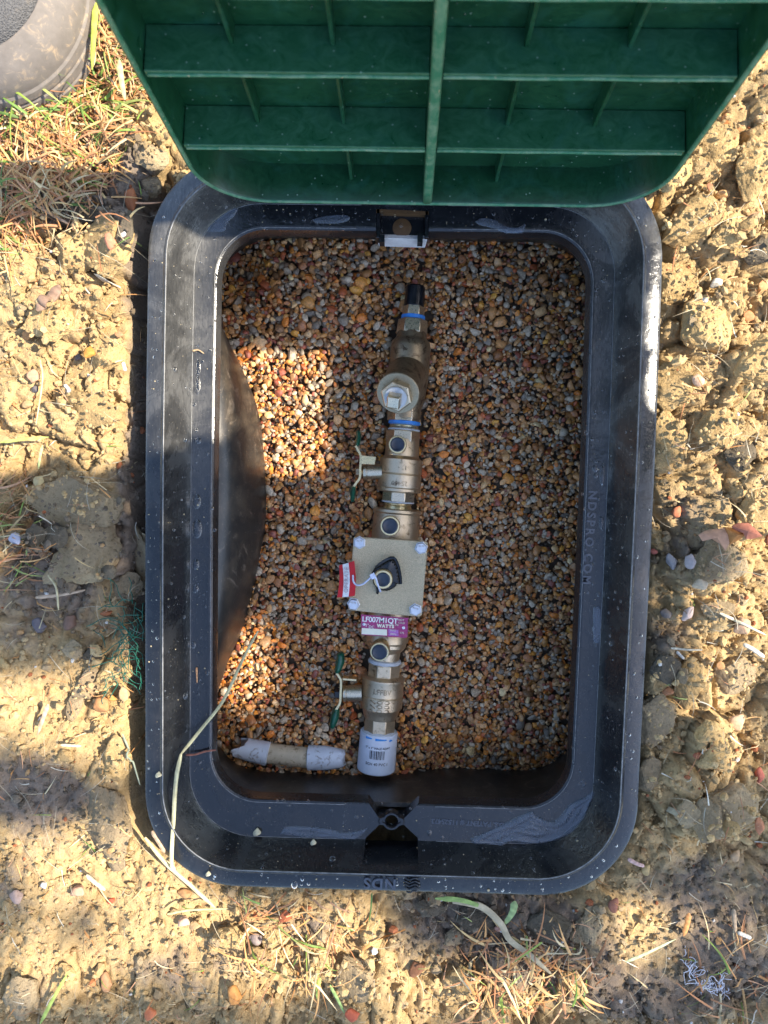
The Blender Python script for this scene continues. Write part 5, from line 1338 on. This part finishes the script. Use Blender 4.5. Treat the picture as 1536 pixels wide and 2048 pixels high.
stick([(97, 1150, -.006), (112, 1175, -.002), (117, 1220, -.006)], .0012, (.56, .48, .28), 'grass_stem', 'straw crossing the brown stalk', 'stem')
stick([(0, 885, -.006), (50, 878, -.004), (98, 874, -.006)], .0014, (.46, .50, .14), 'grass_blade', 'yellow green blade at the left edge in the sun', 'blade', flat=.4, taper=.7)
stick([(85, 890, -.006), (80, 912, -.004), (77, 938, -.006)], .0015, (.50, .56, .24), 'grass_blade', 'upright pale green blade in the sunlit soil', 'blade', flat=.4)
stick([(80, 720, -.004), (85, 760, -.002), (72, 850, -.004)], .0008, (.70, .58, .30), 'grass_stem', 'thin straw hanging down the sunlit soil', 'stem')
stick([(133, 770, -.004), (140, 785, -.003)], .0015, (.66, .62, .52), 'grass_stem', 'tiny white stalk on the sunlit clod slab', 'stem', taper=1)
stick([(246, 724, -.002), (251, 742, -.002)], .0015, (.66, .62, .52), 'grass_stem', 'tiny white stalk beside the left gap', 'stem', taper=1)
stick([(118, 570, -.004), (102, 600, .000), (84, 626, .000)], .0050, (.30, .19, .13), 'wood_chip', 'flat brown wood chip on the sunlit soil at left', 'wood chip', flat=.35, taper=.8)
stick([(78, 415, -.002), (105, 430, 0), (138, 448, -.002)], .0016, (.50, .34, .22), 'twig', 'brown twig over the dark clods at upper left', 'twig')
stick([(192, 5, .01), (188, 60, .014), (184, 140, .008)], .0028, (.50, .55, .10), 'grass_blade', 'long yellow green blade between shoe and lid', 'blade', flat=.3, taper=.6)
stick([(238, 120, .004), (243, 160, .006), (250, 200, .004)], .0028, (.66, .58, .28), 'grass_stem', 'thick pale straw blade near the lid edge', 'stem', flat=.35)
stick([(917, 316, 0), (940, 322, 0), (978, 319, 0)], .0010, (.34, .18, .10), 'twig', 'curled brown splinter', 'twig') if False else None
Pq = [lidp(.0255, .0655, .0155), lidp(.036, .062, .015), lidp(.048, .0625, .0148), lidp(.054, .063, .0148)]
V, Fc = tube(smooth_path(Pq, 14), .0009, 6, .5); c0 = V.mean(0); me = mesh_np('twig', V - c0, Fc); vcol(me, 'col', np.tile((.34, .18, .11), (len(V), 1)))
tag(link('twig', me, None, M['straw'], tuple(c0)), 'small curved brown splinter caught on the underside of the lid', 'twig')

# green synthetic fibres by the left rim
Vs, Fs, m = [], [], 0
fl = []
for _ in range(46):
    u, v = rnd.gauss(255, 16), rnd.choice((rnd.gauss(1225, 18), rnd.gauss(1280, 25), rnd.gauss(1335, 14))); u = min(u, 274)
    p = [at(u, v, -.012)]
    a = rnd.uniform(0, 6.28)
    for k in range(4):
        a += rnd.gauss(0, .6); q = p[-1] + np.array([math.cos(a), math.sin(a), rnd.gauss(0, .3)]) * rnd.uniform(.004, .008); q[0] = min(q[0], -.2075); p.append(q)
    p = [np.array([x[0], x[1], max(x[2], gh(x[0], x[1]) + .001)]) for x in p]
    fl.append(tube(smooth_path(p, 12), .00035, 4))
V, Fc = joinm(fl); tag(part('fibre_tangle', V, Fc, M['fibre'], None, True, None), 'tangle of fine green synthetic fibres against the left rim', 'fibres', kind='stuff')
fl = []
for _ in range(60):
    t = rnd.random(); u, v = 1378 + 95 * t + rnd.gauss(0, 6), 1945 + 60 * t ** .7 + rnd.gauss(0, 8); p = [at(u, v, -.004)]
    p[0][2] = gh(p[0][0], p[0][1]) + .002
    a = rnd.uniform(0, 6.28)
    for k in range(4): a += rnd.gauss(0, .8); p.append(p[-1] + np.array([math.cos(a), math.sin(a), rnd.gauss(0, .2)]) * .003)
    fl.append(tube(smooth_path(p, 9), .0003, 4))
V, Fc = joinm(fl); tag(part('lint', V, Fc, M['lint'], None, True, None), 'white lint strand at the bottom right', 'lint', kind='stuff')

# fallen red leaf on the right
lf = empty('fallen_leaf', tuple(at(1460, 1075, 0))); tag(lf, 'dry reddish leaf curled on the clods right of the box', 'leaf')
def leaf_sheet(outl, z, bendf, col, nm):
    z += .016; P = [at(u, v, z) for u, v in outl]; c = np.mean(P, 0); V = [c + np.array([0, 0, .004])]; 
    for p in P: V.append(p + np.array([0, 0, bendf(p)]))
    n = len(P); V = np.array(V); V2 = V - np.array([0, 0, .0005]); Fc = [[0, 1 + i, 1 + (i + 1) % n] for i in range(n)]
    Fc += [[f[2] + n + 1, f[1] + n + 1, f[0] + n + 1] for f in Fc] + [[1 + i, n + 2 + i, n + 2 + (i + 1) % n, 1 + (i + 1) % n] for i in range(n)]
    o = part(nm, np.vstack([V, V2]), Fc, M['chip'], lf, True, 60); vcol(o.data, 'col', np.tile(col, (len(V) * 2, 1)))
leaf_sheet([(1396, 1070), (1408, 1062), (1430, 1058), (1449, 1056), (1456, 1068), (1459, 1085), (1450, 1101), (1440, 1088), (1425, 1078), (1412, 1074), (1404, 1082)], -.002, lambda p: .001 * math.sin(p[0] * 300), (.52, .29, .18), 'leaf_blade')
leaf_sheet([(1449, 1056), (1462, 1055), (1480, 1058), (1492, 1068), (1482, 1078), (1468, 1086), (1459, 1090), (1456, 1070)], -.001, lambda p: .001 * math.cos(p[0] * 300), (.46, .20, .06), 'leaf_fold')
leaf_sheet([(1462, 1052), (1478, 1046), (1498, 1046), (1512, 1058), (1523, 1072), (1505, 1079), (1490, 1077), (1485, 1066), (1470, 1060)], .001, lambda p: .002 * math.sin(p[0] * 500), (.40, .15, .10), 'leaf_tip')

# ================================================================== SHOE AT THE UPPER LEFT
shoe = empty('shoe', tuple(at(0, 40, -.01))); tag(shoe, 'grey mesh shoe with a pale rubber toe guard at the upper left corner', 'shoe')
A0 = at(-14, 12, .0)[:2]; sdir = np.array([.56, -.83]); sdir /= np.linalg.norm(sdir); sper = np.array([-sdir[1], sdir[0]])
def shoe_ring(k, z, n=64):
    """outline: round toe of radius 0.082*k, body running back from it"""
    pts = []
    for i in range(n):
        a = 2 * math.pi * i / n; f = math.cos(a); s = math.sin(a)
        r = .0835
        if f >= 0: x, y = r * f, r * s
        else: x, y = .235 * f * (1 + 0 * s), r * s * (1 - .22 * f * f)
        pts.append(np.r_[A0 + sdir * x * k + sper * y * k, z])
    return pts
def stackmesh(rs):
    n = len(rs[0]); V = np.vstack(rs); Fc = []
    for i in range(len(rs) - 1):
        for k in range(n): Fc.append([i * n + k, i * n + (k + 1) % n, (i + 1) * n + (k + 1) % n, (i + 1) * n + k])
    Fc.append(list(range(n))[::-1]); Fc.append([(len(rs) - 1) * n + k for k in range(n)]); return V, Fc
o = part('sole', *stackmesh([shoe_ring(.97, -.016), shoe_ring(1.0, -.012), shoe_ring(1.0, -.006), shoe_ring(.985, -.005), shoe_ring(.985, -.003), shoe_ring(1.0, -.002), shoe_ring(.995, .004), shoe_ring(.98, .005), shoe_ring(.98, .007), shoe_ring(.993, .008), shoe_ring(.985, .014), shoe_ring(.96, .016)]), M['shoe_rubber'], shoe, True, 30)
fix_normals(o.data)
o = part('toe_guard', *stackmesh([shoe_ring(.965, .010), shoe_ring(.965, .020), shoe_ring(.93, .030), shoe_ring(.86, .038), shoe_ring(.73, .043), shoe_ring(.71, .042)]), M['shoe_rubber'], shoe, True, 40); fix_normals(o.data)
o = part('upper', *stackmesh([shoe_ring(.75, .030), shoe_ring(.725, .0425), shoe_ring(.69, .049), shoe_ring(.58, .055), shoe_ring(.42, .059), shoe_ring(.2, .061), shoe_ring(.05, .0615)]), M['shoe_mesh'], shoe, True, 60); fix_normals(o.data)
# ================================================================== UNSEEN TREE ADDED AS A SUN BLOCKER, LEAVES SET AROUND THE LIT PATCHES
# lit(x, y): where, on the level of the rim, the sun comes through between the leaves (the picture's sunny patches)
def lit_blob(u, v, ru, rv, z, k=4):
    p = at(u, v, z) ; p = p - SUN_TRAVEL * (z / -1.0) * -1.0 if False else p
    # slide along the light to the level z = 0
    t = -z; q = p - SUN_TRAVEL * t
    s = (H_CAM - z) / F_PX
    return q[0], q[1], ru * s, rv * s, k
LIT = [
 lit_blob(110, 650, 330, 270, -.02, 4), lit_blob(100, 100, 330, 330, -.01, 4), lit_blob(370, 640, 175, 235, -.015, 5),
 lit_blob(1540, 560, 195, 350, -.005, 6), lit_blob(1500, 150, 280, 230, -.01), lit_blob(1368, 600, 58, 225, 0, 6),
 lit_blob(550, 822, 108, 128, -.122, 14),
 lit_blob(1495, 1180, 80, 120, -.01), lit_blob(1470, 1420, 60, 80, -.01), lit_blob(1440, 1010, 120, 50, -.01),
 lit_blob(505, 1340, 55, 95, -.12, 2.0),
 lit_blob(70, 1420, 130, 60, -.015), lit_blob(210, 1440, 60, 100, -.01), lit_blob(230, 1730, 190, 90, -.015), lit_blob(500, 1890, 280, 90, -.015),
 lit_blob(690, 1860, 110, 50, -.01), lit_blob(1290, 1860, 70, 60, -.01), lit_blob(1100, 1990, 110, 40, -.01), lit_blob(160, 1950, 100, 50, -.015), lit_blob(880, 2000, 110, 45, -.01),
 lit_blob(360, 1370, 40, 110, 0)]
def lit(x, y):
    for cx, cy, rx, ry, k in LIT:
        if abs((x - cx) / rx) ** k + abs((y - cy) / ry) ** k < 1: return True
    return False
def lit_margin(x, y, m):
    for cx, cy, rx, ry, k in LIT:
        if abs((x - cx) / (rx + m)) ** k + abs((y - cy) / (ry + m * .6)) ** k < 1: return True
    return False
tree = empty('added_shade_tree', (5.4, 3.2, -.02)); tag(tree, 'unseen leafy tree added off to the right, its leaves placed to shade the box', 'tree')
lv, lfc, n0 = [], [], 0
leafshape = np.array([(0, 0, 0), (.35, .25, .03), (.75, .22, .03), (1, 0, 0), (.75, -.22, .03), (.35, -.25, .03)]) - np.array([.5, 0, 0])
dN, sN, uN = frame_of(SUN_N)
for i_l in range(13500):
    core = i_l > 7500
    x, y = (rnd.uniform(-.16, .24), rnd.uniform(-.36, .30)) if core else (rnd.uniform(-.85, 1.15), rnd.uniform(-.75, .62))
    L = rnd.uniform(.022, .036) if core else rnd.uniform(.035, .06)
    if lit_margin(x, y, L * .36): continue
    dist = rnd.uniform(1.05, 1.3) if y > -.03 else rnd.uniform(2.6, 3.8)
    if y < -.16 and (x < -.20 or y < -.34):
        if rnd.random() < .16: continue
        dist = rnd.uniform(3.4, 5.0)
    P = np.array([x, y, 0]) - SUN_N * dist
    a = rnd.uniform(0, 6.28); t1, t2 = rnd.gauss(0, .45), rnd.gauss(0, .45)
    e1 = sN * math.cos(a) + uN * math.sin(a) + dN * t1; e1 /= np.linalg.norm(e1); e2 = np.cross(dN, e1) + dN * t2; e2 /= np.linalg.norm(e2); e3 = np.cross(e1, e2)
    V = P + (leafshape[:, 0:1] * e1 + leafshape[:, 1:2] * e2 * 1.3 + leafshape[:, 2:3] * e3) * L
    lv.append(V); lfc.append(np.array([[0, 1, 2], [0, 2, 3], [0, 3, 4], [0, 4, 5]]) + n0); n0 += 6
# the rest of the crown, higher up and further back
for _ in range(2600):
    d = np.array([rnd.gauss(0, 1), rnd.gauss(0, 1), rnd.gauss(0, .6)]); d /= np.linalg.norm(d); P = np.array([5.3, 3.6, 3.4]) + d * rnd.uniform(.7, 1.5)
    e1 = np.array([rnd.gauss(0, 1) for _ in range(3)]); e1 /= np.linalg.norm(e1); e2 = np.cross(e1, (0, .3, 1)); e2 /= np.linalg.norm(e2); e3 = np.cross(e1, e2)
    V = P + (leafshape[:, 0:1] * e1 + leafshape[:, 1:2] * e2 + leafshape[:, 2:3] * e3) * .12
    lv.append(V); lfc.append(np.array([[0, 1, 2], [0, 2, 3], [0, 3, 4], [0, 4, 5]]) + n0); n0 += 6
o = part('added_foliage', np.vstack(lv), np.vstack(lfc), M['leaves'], tree, False, None); o['kind'] = 'stuff'
part('added_trunk', *tube(smooth_path([(5.4, 3.2, -.05), (5.35, 3.25, 1.0), (5.4, 3.4, 2.2), (5.3, 3.6, 3.4)], 14), .13, 12, .5), M['bark'], tree, True, None)
hub = np.array([.98, -.05, 0]) - SUN_N * 2.4
part('branch', *tube(smooth_path([(5.38, 3.22, 1.3), (4.8, 1.6, 1.75), tuple(hub)], 14), .05, 10, .35), M['bark'], tree, True, None)  # branch of the added unseen tree
